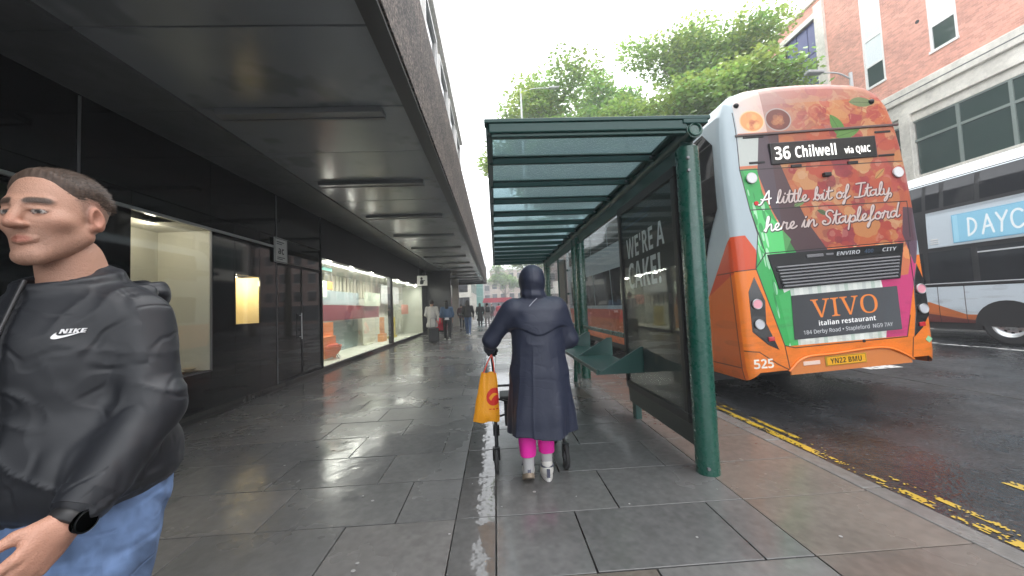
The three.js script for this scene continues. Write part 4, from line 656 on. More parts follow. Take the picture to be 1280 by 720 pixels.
  for (const [x, y] of [[-.92, 3.03], [1.06, 2.96]]) { const l = part(bus, 'high_lamp', disc(atRear([x, y], .012), .062, .03, 'z', 24), std([.75, .74, .74], .2)); part(l, 'bezel', ringg(atRear([x, y], .02), .064, .008), std([.55, .55, .55], .3)); }
  part(bus, 'red_reflector', disc(atRear([-.9, 2.7], .006), .028, .012, 'z', 16), std([.6, .01, .02], .25));
  // lower board
  const vivo = canvasTex(1024, 400, (g, w, h) => { g.fillStyle = '#43464a'; g.fillRect(0, 0, w, h); const q = g.createLinearGradient(0, 0, w, h); q.addColorStop(0, 'rgba(20,20,24,.35)'); q.addColorStop(1, 'rgba(110,112,116,.25)'); g.fillStyle = q; g.fillRect(0, 0, w, h); g.textAlign = 'center'; g.fillStyle = '#e8843a'; g.save(); g.translate(w * .5, 222); g.scale(1.12, 1); g.font = '236px serif'; g.fillText('VIVO', 0, 0); g.restore(); g.fillStyle = '#f4f4f2'; g.font = 'bold 68px sans-serif'; g.save(); g.translate(w * .5, 294); g.scale(.95, .9); g.fillText('italian restaurant', 0, 0); g.restore(); g.font = '50px sans-serif'; g.fillStyle = '#d8dadb'; g.fillText('184 Derby Road \u2022 Stapleford  NG9 7AY', w * .5, 362); });
  { const g = gridGeo([0, 1].map((j) => [0, 1, 2, 3, 4].map((i) => { const t = i / 4; return j ? [lerp(-.6, .82, t), 1.485, .005] : [lerp(-.63, .81, t), .93, .005]; })), (p) => [(p[0] + .62) / 1.43, (p[1] - .93) / .555]); part(bus, 'advert_board', g, new THREE.MeshPhysicalMaterial({ map: vivo, roughness: .4, clearcoat: .5, clearcoatRoughness: .2 }), { uv: true }); }
  // lamps
  for (const [s, lens] of [[-1, [[-1.05, 1.757], [-.95, 1.45], [-.972, 1.17], [-.842, .83], [-.972, .905], [-1.15, 1.08], [-1.14, 1.58]]], [1, [[1.13, 1.74], [1.2, 1.5], [1.2, 1.09], [1.09, .93], [.965, .82], [1.03, 1.12], [1.06, 1.5]]]]) {
    const c = part(bus, 'lamp_cluster', ext(lens, .016, { bevel: .008 }).translate(0, 0, -.02), phys([.012, .012, .013], .2, { clearcoat: 1, clearcoatRoughness: .05 }), { label: 'black lamp cluster with round lamps' });
    const x = s < 0 ? -1.062 : 1.125;
    for (const [y, col, q] of [[1.42, [.78, .33, .4], .06], [1.165, [.55, .56, .6], .058]]) { part(c, 'round_lamp', disc([x, y, .012], q, .024, 'z', 24), phys(col, .12, { clearcoat: 1 })); part(c, 'lamp_bezel', ringg([x, y, .02], q, .007), M.steel); }
    part(c, 'red_lamp', RB(-.04, .04, -.028, .028, -.01, .012, .01).translate(s < 0 ? -.93 : 1.08, .97, .01), phys([.5, .008, .02], .2, { clearcoat: 1 }));
  }
  // bumper recess and number plate
  part(bus, 'bumper', [ext([[-.73, .5], [-.72, .57], [-.56, .685], [-.15, .705], [.56, .71], [.88, .55], [.88, .5]], .02).translate(0, 0, -.012)], std([.62, .2, .05], .5));
  part(bus, 'bumper_lip', [tube([[-.75, .55, .012], [-.56, .69, .016], [-.15, .712, .018], [.56, .718, .018], [.8, .61, .016], [.9, .54, .012]], .014, 40, 8)], orange);
  const plate = canvasTex(512, 112, (g) => { g.fillStyle = '#e2a416'; g.fillRect(0, 0, 512, 112); g.strokeStyle = '#3a2c08'; g.lineWidth = 4; g.strokeRect(4, 4, 504, 104); g.fillStyle = '#1a1508'; g.font = 'bold 92px sans-serif'; g.textAlign = 'center'; g.save(); g.translate(256, 90); g.scale(.9, 1); g.fillText('YN22 BMU', 0, 0); g.restore(); });
  const np = part(bus, 'number_plate', RB(-.27, .27, .565, .685, .008, .018, .004, 1), std([.5, .34, .03], .5)); part(np, 'plate_face', new THREE.PlaneGeometry(.52, .112).translate(0, .625, .0195), new THREE.MeshStandardMaterial({ map: plate, roughness: .4 }), { uv: true });
  part(bus, 'fuel_badge', disc([1.15, .77, .0], .045, .012, 'z', 4), std([.3, .6, .35], .4)); part(bus, 'tow_cover', disc([.28, .83, .006], .018, .012, 'z', 12), M.blackMatt);
  part(bus, 'reverse_lamp', RB(-.56, -.34, .6, .65, .008, .016, .004, 1), std([.8, .6, .5], .4));
  // sides
  const black = M.darkGlass;
  for (const s of [-1, 1]) {
    sideGlass(bus, 'stair_window', s, 1.42, 4.02, (y) => y < 2.3 ? -.5 - (2.3 - y) * .45 : -.22 - .28 * sst(2.75, 2.3, y) - .5 * sst(3.5, 4.05, y) ** 1.4, -1.62, black);
    for (let i = 0; i < 5; i++) { const a = -1.66 - i * 1.68; sideGlass(bus, 'upper_window', s, 3.0, 3.95, a, a - 1.62, black); sideGlass(bus, 'lower_window', s, 1.45, 2.38, a, a - 1.62, black); }
    for (const [z, g] of [[-2.9, 1], [-8.5, 1]]) { busWheel(bus, s * 1.12, z, s, .47, .47 + (s > 0 ? -.03 : .055)); part(bus, 'wheel_arch', ext([...Array(17)].map((_, i) => { const a = Math.PI * i / 16; return [Math.cos(a) * .6, .42 + Math.sin(a) * .6]; }).concat([[-.6, .37], [.6, .37]]), .012).rotateY(Math.PI / 2).translate(s * 1.273 - .006, 0, z), M.blackMatt); }
  }
  part(bus, 'side_emblem', [disc([-1.285, 2.86, -.72], .11, .012, 'x', 28)], std([.42, .36, .12], .5)); part(bus, 'side_emblem', [disc([-1.29, 2.86, -.72], .075, .014, 'x', 28)], std([.1, .11, .05], .5));
  part(bus, 'side_print', [B(-1.288, -1.283, 2.62, 2.65, -.86, -.6), ...[0, 1, 2].map((i) => B(-1.287, -1.283, 2.02 + i * .06, 2.028 + i * .06, -1.0, -.62))], std([.5, .5, .5], .5));

  // ---- the second bus, its offside towards us
  const art2 = canvasTex(2048, 768, (g, w, h) => {
    const r = rng(5); g.fillStyle = '#c2cdd4'; g.fillRect(0, 0, w, h); g.setTransform(w / 11, 0, 0, -h / 4.2, 0, h + .2 * h / 4.2);
    const poly = (p, c) => { g.beginPath(); p.forEach((q, i) => i ? g.lineTo(...q) : g.moveTo(...q)); g.closePath(); g.fillStyle = c; g.fill(); };
    poly([[0, 3.95], [11, 3.95], [11, 4.6], [0, 4.6]], '#eef4f6'); poly([[0, 0], [11, 0], [11, .62], [2.6, .66], [1.9, .95], [0, 1.3]], '#c4682e'); poly([[0, 0], [11, 0], [11, .5], [2.8, .52], [1.5, .72], [0, 1.05]], '#6a2d28'); 
    g.strokeStyle = 'rgba(30,20,20,.8)'; g.lineWidth = .014; for (const z of [2.08, 2.6, 5.4, 8]) { g.beginPath(); g.moveTo(z, .4); g.lineTo(z, 1.36); g.stroke(); }
    for (let i = 0; i < 500; i++) { g.fillStyle = `rgba(50,45,42,${.02 + .05 * r()})`; g.beginPath(); g.ellipse(11 * r(), .3 + 1.1 * r() * r(), .05 + .25 * r(), .02 + .05 * r(), 0, 0, 7); g.fill(); }
  });
  const b2 = thing('double_decker_bus', 'grey blue double decker bus with pale blue side advert in the far lane', 'bus', [12.28, .05, -10.75], Math.PI);
  busShell(b2, std([.02, .02, .022], .2), gloss(art2), phys([.75, .8, .82], .3), 10.6);
  const s = 1, deep = std([.016, .017, .02], .03);
  sideGlass(b2, 'black_surround', s, 3.2, 3.97, -.3, -10.2, M.blackMatt, .003); sideGlass(b2, 'black_surround', s, 1.33, 2.3, -.1, -10.2, M.blackMatt, .003); sideGlass(b2, 'black_surround', s, 2.3, 3.2, -.1, -1.97, M.blackMatt, .003);
  for (const [a, b] of [[-.4, -1.9], [-1.98, -2.27], [-2.36, -2.94], [-3.03, -4.6], [-4.7, -6.3], [-6.4, -8], [-8.1, -9.9]]) sideGlass(b2, 'upper_window', s, 3.28, 3.9, a, b, deep, .008);
  for (const [a, b] of [[-.4, -1.85], [-1.95, -2.8], [-2.92, -4.6], [-4.7, -6.3], [-6.4, -8], [-8.1, -9.9]]) sideGlass(b2, 'lower_window', s, 1.42, 2.2, a, b, deep, .008);
  part(b2, 'window_rail', [B(1.284, 1.294, 2.07, 2.1, -4.6, -2.92), B(1.284, 1.29, 1.4, 1.42, -10, -.4)], std([.6, .62, .63], .4));
  // seats and a passenger bag glimpsed are inside; the advert panel is on the side
  const days = canvasTex(1024, 160, (g, w, h) => { g.fillStyle = '#93cde6'; g.fillRect(0, 0, w, h); g.fillStyle = '#a5d9ee'; g.fillRect(0, 0, 22, h); g.strokeStyle = '#f3fbfd'; g.lineWidth = 17; g.lineCap = 'round'; g.lineJoin = 'round';
    const st = (x, d) => { g.save(); g.translate(16 + x * .55, 28); g.scale(.55, .74); g.stroke(new Path2D(d)); g.restore(); }; st(90, 'M6 6L0 140M2 10C70 0 90 110 4 138'); st(195, 'M0 140L40 4L78 138M16 92L66 86'); st(296, 'M4 4L38 70L76 2M38 70L30 142'); st(392, 'M78 22C60-8 6 0 6 62C6 138 50 150 78 116'); st(520, 'M50 60C10 50-6 132 40 138C92 140 96 56 50 60'); st(640, 'M0 62C0 150 62 150 66 64M66 64L70 138'); st(740, 'M30 20L26 120C30 142 50 140 62 128M4 62L64 58'); });
  const ad = part(b2, 'advert_panel', B(1.277, 1.286, 2.36, 3.03, -6.9, -2.5), std([.2, .5, .7], .5)); part(ad, 'advert_print', new THREE.PlaneGeometry(4.36, .64).rotateY(Math.PI / 2).translate(1.288, 2.695, -4.7), new THREE.MeshStandardMaterial({ map: days, roughness: .4 }), { uv: true });
  part(b2, 'panel_edge', [B(1.276, 1.284, 3.17, 3.19, -10, -2.0), B(1.276, 1.284, 2.31, 2.33, -10, -2.0)], std([.5, .55, .58], .4));
  part(b2, 'vent_mark', [0, 1, 2].map((i) => B(1.278, 1.285, 2.4 + i * .05, 2.42 + i * .05, -2.2, -2.04)), M.white);
  for (const z of [-3.3, -9.0]) { busWheel(b2, 1.13, z, 1, .47); busWheel(b2, -1.13, z, -1, .47); part(b2, 'wheel_arch', ext([...Array(17)].map((_, i) => { const a = Math.PI * i / 16; return [Math.cos(a) * .55, .44 + Math.sin(a) * .54]; }).concat([[-.55, .4], [.55, .4]]), .012).rotateY(Math.PI / 2).translate(1.27, 0, z).scale(1, 1, 1), M.blackMatt); }
}
// ---------------------------------------------------------------- people
const skinMat = phys([1, 1, 1], .55, { bumpMap: T.pores, bumpScale: .0012, vertexColors: true, sheen: .15, sheenRoughness: .6 });
const vmat = (rough, o = {}) => std([1, 1, 1], rough, { vertexColors: true, ...o });
const ridge = (x, y, z, s) => 1 - Math.abs(2 * noise(x + s, y, z) - 1);
// head in its own axes: y up, z to the face, centred between the ears, 0.25 tall
function headField(x, y, z) {
  const ax = Math.abs(x);
  let d = ell(x, y, z, [0, .036, -.014], [.077, .09, .098]);
  d = smin(d, ell(x, y, z, [0, -.03, .026], [.062, .082, .064]), .035);
  d = smin(d, cap(ax, y, z, [.054, -.05, .0], [.016, -.107, .066], .02, .016), .03);
  d = smin(d, ell(x, y, z, [0, -.104, .07], [.024, .02, .022]), .02);
  d = smin(d, ell(ax, y, z, [.044, -.02, .056], [.022, .018, .024]), .025);
  d = smin(d, cap(ax, y, z, [.004, .021, .084], [.036, .024, .07], .013, .012), .014);
  d = smax(d, -ell(ax, y, z, [.031, .001, .1], [.019, .013, .024]), .014);
  d = smin(d, ell(ax, y, z, [.031, .001, .0745], [.0145, .0125, .0125]), .004);
  d = smin(d, cap(ax, y, z, [.018, .008, .086], [.044, .006, .074], .0042, .004), .006);
  d = smin(d, cap(x, y, z, [0, .016, .088], [0, -.03, .11], .009, .0125), .012);
  d = smin(d, ell(ax, y, z, [.0125, -.034, .1], [.0085, .0075, .011]), .008);
  d = smin(d, cap(ax, y, z, [0, -.0595, .0905], [.022, -.064, .08], .0062, .004), .006);
  d = smin(d, cap(ax, y, z, [0, -.072, .0895], [.019, -.069, .081], .0075, .0045), .006);
  d = smax(d, -cap(ax, y, z, [0, -.0655, .1], [.024, -.067, .089], .0026, .002), .003);
  let e = ell(ax, y * .96 + z * .25, z * .96 - y * .25, [.08, -.004, -.008], [.011, .033, .021]);
  e = smax(e, -ell(ax, y, z, [.089, .001, -.002], [.009, .02, .011]), .005); e = smin(e, ell(ax, y, z, [.077, -.026, .002], [.007, .01, .009]), .006);
  return smin(d, e, .008);
}
function headColour(base, o = {}) {
  return (x, y, z, n) => {
    const ax = Math.abs(x), k = .9 + .16 * fbm(x * 60, y * 60, z * 60, 3) + .05 * noise(x * 320, y * 320, z * 320); let c = base.map((v) => v * k);
    const mix = (t, q) => { c = c.map((v, i) => lerp(v, q[i], t)); };
    const ball = Math.hypot((ax - .031) / .0135, (y - .0) / .0052);
    mix(.45 * sst(.035, .0, Math.hypot(ax - .045, y + .025, z - .06)), [base[0] * .98, base[1] * .68, base[2] * .62]);
    mix(.55 * sst(.03, .008, Math.hypot(x, y + .03, z - .11)), [base[0] * .95, base[1] * .72, base[2] * .66]);
    if (o.stubble) mix(o.stubble * (.5 + noise(x * 420, y * 420, z * 420)) * sst(-.03, -.06, y) * sst(-.01, .03, z), base.map((v) => v * .45));
    mix(.75 * sst(1, .55, Math.hypot(x / .025, (y + .0665) / .0115)) * (z > .06 ? 1 : 0), [base[0] * .78, base[1] * .42, base[2] * .4]);
    mix(.95 * sst(.011, .005, Math.hypot(Math.max(0, Math.abs(ax - .031) - .013), (y - .027 + (ax - .03) ** 2 * 5))) * (z > .04 ? 1 : 0), [.05, .033, .024]);
    if (z > .068 && ball < 1.25) { mix(sst(1.25, 1.0, ball), [.07, .04, .035]); if (ball < 1) { mix(1, [.4, .36, .33]); const ir = Math.hypot(ax - .031 + (x > 0 ? -1 : 1) * (o.gaze || 0), y - .001); mix(sst(.0068, .0056, ir), [.03, .022, .018]); } }
    if (o.stubble) mix(.6 * sst(-.035, .012, y) * sst(.028, .008, z - .25 * Math.max(0, y)) * sst(.083, .079, ax - .5 * Math.max(0, -z - .04)) * (.7 + .5 * noise(x * 300, y * 300, z * 300)), [.1, .07, .055]);
    mix(.5 * sst(.07, .085, ax) * sst(.05, .02, Math.abs(z)), [base[0] * .95, base[1] * .6, base[2] * .55]);
    return c;
  };
}
const basis = (d, up) => { const f = V(...d).normalize(), n = V(...up).cross(f).normalize(), u = f.clone().cross(n); return [f.toArray(), u.toArray(), n.toArray()]; };
const off = (p, ...dv) => dv.reduce((q, [v, s]) => [q[0] + v[0] * s, q[1] + v[1] * s, q[2] + v[2] * s], p);
// a hand from the wrist W along d; thumb on the u side, palm towards n; curl 0..1
function handField(W, d, u, n, curl) {
  const segs = [];
  [[.03, .034, .024, .019], [.0105, .04, .028, .021], [-.0095, .037, .026, .02], [-.0285, .03, .02, .018]].forEach(([o, a, b, c], i) => {
    const k = curl * (.9 + .12 * i), dir = (t) => off([0, 0, 0], [d, Math.cos(t)], [n, Math.sin(t)]), p0 = off(W, [d, .092 - Math.abs(o - .008) * .25], [u, o]);
    const p1 = off(p0, [dir(k * .75), a], [u, o * .08]), p2 = off(p1, [dir(k * 1.7), b]), p3 = off(p2, [dir(k * 2.4), c]);
    segs.push([[off(p0, [d, -.05], [u, -o * .3]), 0, .011], [p0, 0, .0102], [p1, 0, .0092], [p2, 0, .0082], [p3, 0, .0072]]);
  });
  const t0 = off(W, [d, .022], [u, .02], [n, .008]), t1 = off(t0, [d, .032], [u, .024], [n, .012]), t2 = off(t1, [d, .03], [u, .008], [n, .012]), t3 = off(t2, [d, .022], [n, .01]);
  return (x, y, z) => {
    const P = [x - W[0], y - W[1], z - W[2]], a = P[0] * d[0] + P[1] * d[1] + P[2] * d[2], b = P[0] * u[0] + P[1] * u[1] + P[2] * u[2], c = P[0] * n[0] + P[1] * n[1] + P[2] * n[2];
    let f = ell(a, b, c, [.055, 0, .0], [.056, .041, .0165]); f = smin(f, cap(a, b, c, [-.06, 0, 0], [.02, 0, 0], .028, .024), .02);
    f = smin(f, cap(x, y, z, t0, t1, .0155, .0115), .015);
    let th = Math.min(cap(x, y, z, t1, t2, .0112, .0098), cap(x, y, z, t2, t3, .0098, .0082));
    for (const s of segs) { let q = 9; for (let i = 0; i < 4; i++) q = smin(q, cap(x, y, z, s[i][0], s[i + 1][0], s[i][2], s[i + 1][2]), .004); f = smin(f, q, i3); }
    return smin(f, th, .006);
  };
}
const i3 = .005;
const near = (g, m) => { const q = g.clone(); q.applyMatrix4(m); return q; };

// ---- the man in the foreground
{
  const o = thing('person', 'man in black hooded rain jacket and blue jeans walking towards us at left edge', 'person', [-1.09, 0, -1.0]); o.scale.setScalar(1.02);
  const base = [.45, .25, .175], HC = [.0, 1.585, .035], HS = .94, Hm = new THREE.Matrix4().compose(V(...HC), new THREE.Quaternion().setFromEuler(new THREE.Euler(.02, .16, .02)), V(HS, HS, HS));
  const W = [.195, .935, .17], [d, u, n0] = basis([-.12, -.62, .76], [0, .75, .62]), n = n0.map((v) => v * (n0[0] > 0 ? -1 : 1));
  const W2 = [-.27, .9, -.12], [d2, u2, n2] = basis([0, -.96, .1], [0, .1, 1]);
  const hL = handField(W, d, u, n, .62), hR = handField(W2, d2, u2, n2.map((v) => v * (n2[0] < 0 ? -1 : 1)), .6);
  const torso = (x, y, z) => { let f = smin(cap(x, y, z, [0, 1.49, .005], [0, 1.36, -.03], .06, .074), ell(x, y, z, [0, 1.2, -.01], [.15, .2, .095]), .05); f = smin(f, cap(x, y, z, [-.13, 1.33, -.03], [.13, 1.33, -.03], .045, .045), .05); f = smin(f, cap(x, y, z, [-.06, .93, 0], [.06, .93, 0], .1, .1), .08);
    for (const [a, b, c] of [[[.13, 1.3, -.02], [.212, 1.12, .01], W], [[-.15, 1.31, -.03], [-.27, 1.12, -.12], W2]]) f = smin(f, Math.min(cap(x, y, z, a, b, .045, .038), cap(x, y, z, b, c, .038, .028)), .02);
    for (const s of [1, -1]) f = smin(f, Math.min(cap(x, y, z, [s * .09, .9, 0], [s * .1, .5, .09 - s * .04], .075, .05), cap(x, y, z, [s * .1, .5, .09 - s * .04], [s * .1, .09, -s * .2 + .02], .05, .035)), .03); return f; };
  const tone = (x, y, z) => base.map((v) => v * (.92 + .16 * fbm(x * 40, y * 40, z * 40, 3)));
  const handTone = (x, y, z) => { const k = .92 + .16 * fbm(x * 70, y * 70, z * 70, 3); return [base[0] * k, base[1] * k * .93, base[2] * k * .92]; };
  const body = part(o, 'body', [sdfMesh(torso, [-.36, .02, -.32], [.36, 1.56, .3], .014, tone), near(sdfMesh(headField, [-.1, -.135, -.125], [.1, .135, .135], .0036, headColour(base, { stubble: .3, gaze: .002 })), Hm), sdfMesh(hL, [.06, .74, .07], [.32, 1.02, .36], .0042, handTone), sdfMesh(hR, [-.35, .68, -.2], [-.17, .96, .03], .006, handTone)], skinMat, { uv: true });
  // short hair, faded at the sides
  const hairLine = (x, y, z) => y - (.083 - .05 * sst(.066, .03, z) - .028 * sst(.0, -.08, z) - .01 * sst(.02, .055, Math.abs(x)) * sst(.0, .05, z) + .004 * noise(x * 120, 3, z * 120));
  const hair = (x, y, z) => {
    const line = hairLine(x, y, z), q = headField(x, Math.max(y, -.06), z), ang = Math.atan2(x, z + .02);
    const t = -.005 + .013 * sst(-.006, .05, line + .006 * (noise(x * 140, 1, z * 140) - .5)) + .004 * sst(.05, .1, y) * sst(.02, .07, z) + .0045 * sst(.01, .05, line) * (noise(ang * 26 + y * 20, y * 30, z * 40 + x * 30) - .4);
    return smax(q - t, -line - .012, .006);
  };
  part(o, 'hair', near(sdfMesh(hair, [-.105, -.1, -.14], [.105, .16, .12], .0036, (x, y, z) => { const f = sst(.02, .09, y + .02 * noise(x * 90, y * 90, z * 90)), k = .55 + .9 * noise(Math.atan2(x, z) * 60, y * 70, z * 90); return [lerp(.15, .075, f) * k, lerp(.105, .048, f) * k, lerp(.08, .034, f) * k]; }), Hm), vmat(.6), { uv: true });
  { // separate short strands over the cap of hair
    const src = o.children[o.children.length - 1].geometry.attributes, r = rng(404), pos = [], col = [], nn = src.position.count;
    for (let i = 0; i < 6000; i++) {
      const k = Math.floor(r() * nn), p = V(src.position.getX(k), src.position.getY(k), src.position.getZ(k)), nv = V(src.normal.getX(k), src.normal.getY(k), src.normal.getZ(k));
      if (p.y < HC[1] + .035) continue; const dirn = nv.clone().multiplyScalar(.32).add(V((r() - .5) * .5 + p.x * 2, -.1 + r() * .2, -.7 + (r() - .5) * .4)).normalize(), L = .006 + .008 * r(), side = dirn.clone().cross(nv).normalize().multiplyScalar(.0007), e = p.clone().addScaledVector(dirn, L), c = .02 + .07 * r();
      for (const q of [p.clone().sub(side), p.clone().add(side), e]) { pos.push(q.x, q.y, q.z); col.push(c * 1.15, c * .75, c * .52); }
    }
    const g = new THREE.BufferGeometry(); g.setAttribute('position', new THREE.Float32BufferAttribute(pos, 3)); g.setAttribute('color', new THREE.Float32BufferAttribute(col, 3)); g.computeVertexNormals();
    part(o, 'hair_strands', g, vmat(.55, { side: THREE.DoubleSide }));
  }
  // jacket
  const folds = (x, y, z) => {   // broad slack panels with a few sharp creases, more of them at elbow and waist
    const w = noise(x * 5 + 7, y * 4, z * 5) * 1.2, m = .35 + .65 * Math.max(sst(.16, .0, Math.hypot(Math.abs(x) - .26, y - 1.12)), sst(.16, .0, y - 1.0), .5 * noise(x * 6, y * 6 + 9, z * 6));
    return .009 * (noise(x * 6.5, y * 5.5 + w, z * 6.5) - .5) - m * (.0085 * ridge(x * 4 + y * 3 + w, y * 7 - Math.abs(x) * 5, z * 4, 3) ** 7 + .006 * ridge(x * 9 + w, y * 13 + x * 6, z * 9, 9) ** 6);
  };
  const shL = [.148, 1.33, -.02], elL = [.212, 1.12, .01], shR = [-.148, 1.33, -.02], elR = [-.27, 1.12, -.12];
  const coreJ = (x, y, z) => {
    let f = ell(x, y, z, [0, 1.2, .0], [.166, .27, .13]);
    f = smin(f, cap(x, y, z, [-.085, .99, .005], [.085, .99, .005], .146, .142), .06);
    f = smin(f, cap(x, y, z, [-.105, 1.34, -.02], [.105, 1.34, -.02], .062, .062), .06);
    f = smin(f, cap(x, y, z, [0, 1.37, -.03], [0, 1.42, -.035], .088, .07), .05);
    for (const [a, b, c] of [[shL, elL, W], [shR, elR, W2]]) { const e = [lerp(b[0], c[0], .86), lerp(b[1], c[1], .86), lerp(b[2], c[2], .86)]; f = smin(f, smin(cap(x, y, z, a, b, .065, .056), cap(x, y, z, b, e, .056, .043), .03), .035); }
    return f;
  };
  const jacketF = (x, y, z) => {
    let f = coreJ(x, y, z) + folds(x, y, z);
    // elastic hem and front zip
    f = smax(f, -(y - .89 + .5 * clamp(z, -.14, .14) - .01 * Math.sin(x * 14)), .012); f += .004 * sst(.006, .0, Math.abs(x)) * sst(0, .05, z);
    // neck opening, stand collar and the hood lying behind
    f = smax(f, -cap(x, y, z, [0, 1.4, .03], [0, 1.58, .08], .06, .09), .015);
    const col = Math.abs(Math.hypot(x, (z + .0) * .95 + (y - 1.43) * -.25) - .085) - .011; f = smin(f, smax(col, Math.abs(y - 1.41 + z * .3) - .04, .01), .014);
    let h = ell(x, y, z, [0, 1.4, -.13], [.12, .075, .08]); h = smin(h, cap(x, y, z, [-.12, 1.4, -.06], [-.07, 1.39, .04], .033, .024), .03); h = smin(h, cap(x, y, z, [.12, 1.4, -.06], [.07, 1.39, .04], .033, .024), .03);
    h = smax(h, -ell(x, y, z, [0, 1.47, -.125], [.1, .055, .06]), .02); h += .012 * (ridge(x * 16, y * 22, z * 13, 21) - .5);
    return smin(f, h, .012);
  };
  const jm = phys([.0125, .014, .018], .52, { sheen: .15, sheenRoughness: .5, sheenColor: C(.5, .55, .65), bumpMap: T.crease, bumpScale: .009, side: THREE.DoubleSide });
  const jk = part(o, 'jacket', sdfMesh(jacketF, [-.4, .78, -.29], [.4, 1.53, .28], .0075), jm);
  const cuff = (a, b, r, nm) => { const p = [lerp(a[0], b[0], .8), lerp(a[1], b[1], .8), lerp(a[2], b[2], .8)], q = [lerp(a[0], b[0], .93), lerp(a[1], b[1], .93), lerp(a[2], b[2], .93)]; part(jk, nm, [rod(p, q, r * 1.12, r, 24)], jm); }; cuff(elL, W, .045, 'cuff'); cuff(elR, W2, .043, 'cuff');
  part(jk, 'zip', tube([[0, .86, .148], [0, 1.0, .154], [0, 1.1, .155], [0, 1.25, .153], [0, 1.36, .12], [0, 1.43, .095]], .0045, 30, 6), std([.05, .05, .052], .3, { metalness: .4 }));
  // white chest mark: a curved tick under small letters, laid on the cloth
  const lay = (g, cx, cy, k) => { g = norm(g); const p = g.attributes.position; for (let i = 0; i < p.count; i++) { const x = cx + p.getX(i) * k, y = cy + p.getY(i) * k, dz = p.getZ(i); let z = .24; for (let s = 0; s < 60; s++) { const f = jacketF(x, y, z); if (f < .0008) break; z -= f * .6; } p.setXYZ(i, x, y, z + .001 + dz); } g.computeVertexNormals(); return g; };
  const sw = new THREE.Shape(); sw.moveTo(0, .3); sw.quadraticCurveTo(-.42, -.2, .02, -.22); sw.quadraticCurveTo(.5, -.12, 1.3, .36); sw.quadraticCurveTo(.45, .02, .16, .04); sw.quadraticCurveTo(-.06, .06, 0, .3);
  const swg = new THREE.ExtrudeGeometry(sw, { depth: .0015, bevelEnabled: false, curveSegments: 14 }).translate(-.5, 0, 0), nk = text3('NIKE', .36, .0015); nk.applyMatrix4(new THREE.Matrix4().set(1, .22, 0, -.42, 0, 1, 0, .2, 0, 0, 1, 0, 0, 0, 0, 1));
  part(jk, 'chest_logo', [lay(swg, .1, 1.3, .028), lay(nk, .1, 1.3, .028)], std([.75, .75, .76], .5));
  // jeans and shoes
  const legs = (x, y, z) => { let f = cap(x, y, z, [-.075, .95, 0], [.075, .95, 0], .128, .128); for (const s of [1, -1]) { const k = [s * .102, .5, .09 - s * .04], a = [s * .1, .1, -s * .2 + .0]; f = smin(f, smin(cap(x, y, z, [s * .1, .88, .0], k, .108, .077), cap(x, y, z, k, a, .077, .062), .04), .05); } f = smax(f, y - 1.03, .01); return f + .006 * (ridge(x * 14, y * 12 - z * 10, z * 14, 5) ** 2 - .3) + .003 * (noise(x * 40, y * 40, z * 40) - .5); };
  part(o, 'jeans', sdfMesh(legs, [-.28, .06, -.34], [.28, 1.06, .34], .011, (x, y, z) => { const k = .5 + .35 * fbm(x * 14, y * 8, z * 14, 3) + .35 * noise(x * 150, y * 60, z * 150) + .7 * sst(.55, .95, ridge(x * 10, y * 16 - z * 12, z * 10, 5)) * (.4 + noise(x * 80, y * 80, z * 80)); return [.1 * k, .16 * k, .29 * k]; }), vmat(.85, { bumpMap: T.crease, bumpScale: .008 }), { uv: false });
  for (const s of [1, -1]) { const z = -s * .2 + .02; const sh = part(o, 'shoe', sdfMesh((x, y, q) => smax(smin(ell(x, y, q, [s * .1, .055, z + .05], [.05, .055, .145]), cap(x, y, q, [s * .1, .07, z - .02], [s * .1, .12, z - .02], .05, .048), .03), -(y - .02), .01), [s * .1 - .08, 0, z - .16], [s * .1 + .08, .2, z + .24], .012), std([.03, .03, .032], .6)); part(sh, 'sole', ext([...Array(20)].map((_, i) => { const a = i / 20 * 6.283; return [Math.cos(a) * .052, Math.sin(a) * .148]; }), .022).rotateX(-Math.PI / 2).translate(s * .1, .0, z + .05), std([.5, .5, .5], .6)); }
  // watch
  const wp = off(W, [d, .006]), wf = off(wp, [n, -.03]);
  const ringM = new THREE.Matrix4().makeBasis(V(...u), V(...n), V(...d)).setPosition(...wp);
  const wt = part(o, 'watch', near(new THREE.TorusGeometry(.031, .007, 8, 30).scale(1, .92, 1.9), ringM), std([.012, .012, .013], .5));
  const faceM = new THREE.Matrix4().makeBasis(V(...u), V(...d), V(...n)).setPosition(...wf);
  part(wt, 'watch_case', near(new THREE.CylinderGeometry(.0215, .0225, .011, 28).rotateX(Math.PI / 2), faceM), std([.02, .02, .022], .25, { metalness: .5 })); part(wt, 'watch_glass', near(new THREE.CylinderGeometry(.0185, .0185, .002, 28).rotateX(Math.PI / 2).translate(0, 0, -.0065), faceM), M.darkGlass); part(wt, 'bezel', near(new THREE.TorusGeometry(.021, .0016, 8, 30).translate(0, 0, -.0055), faceM), M.steel);
}

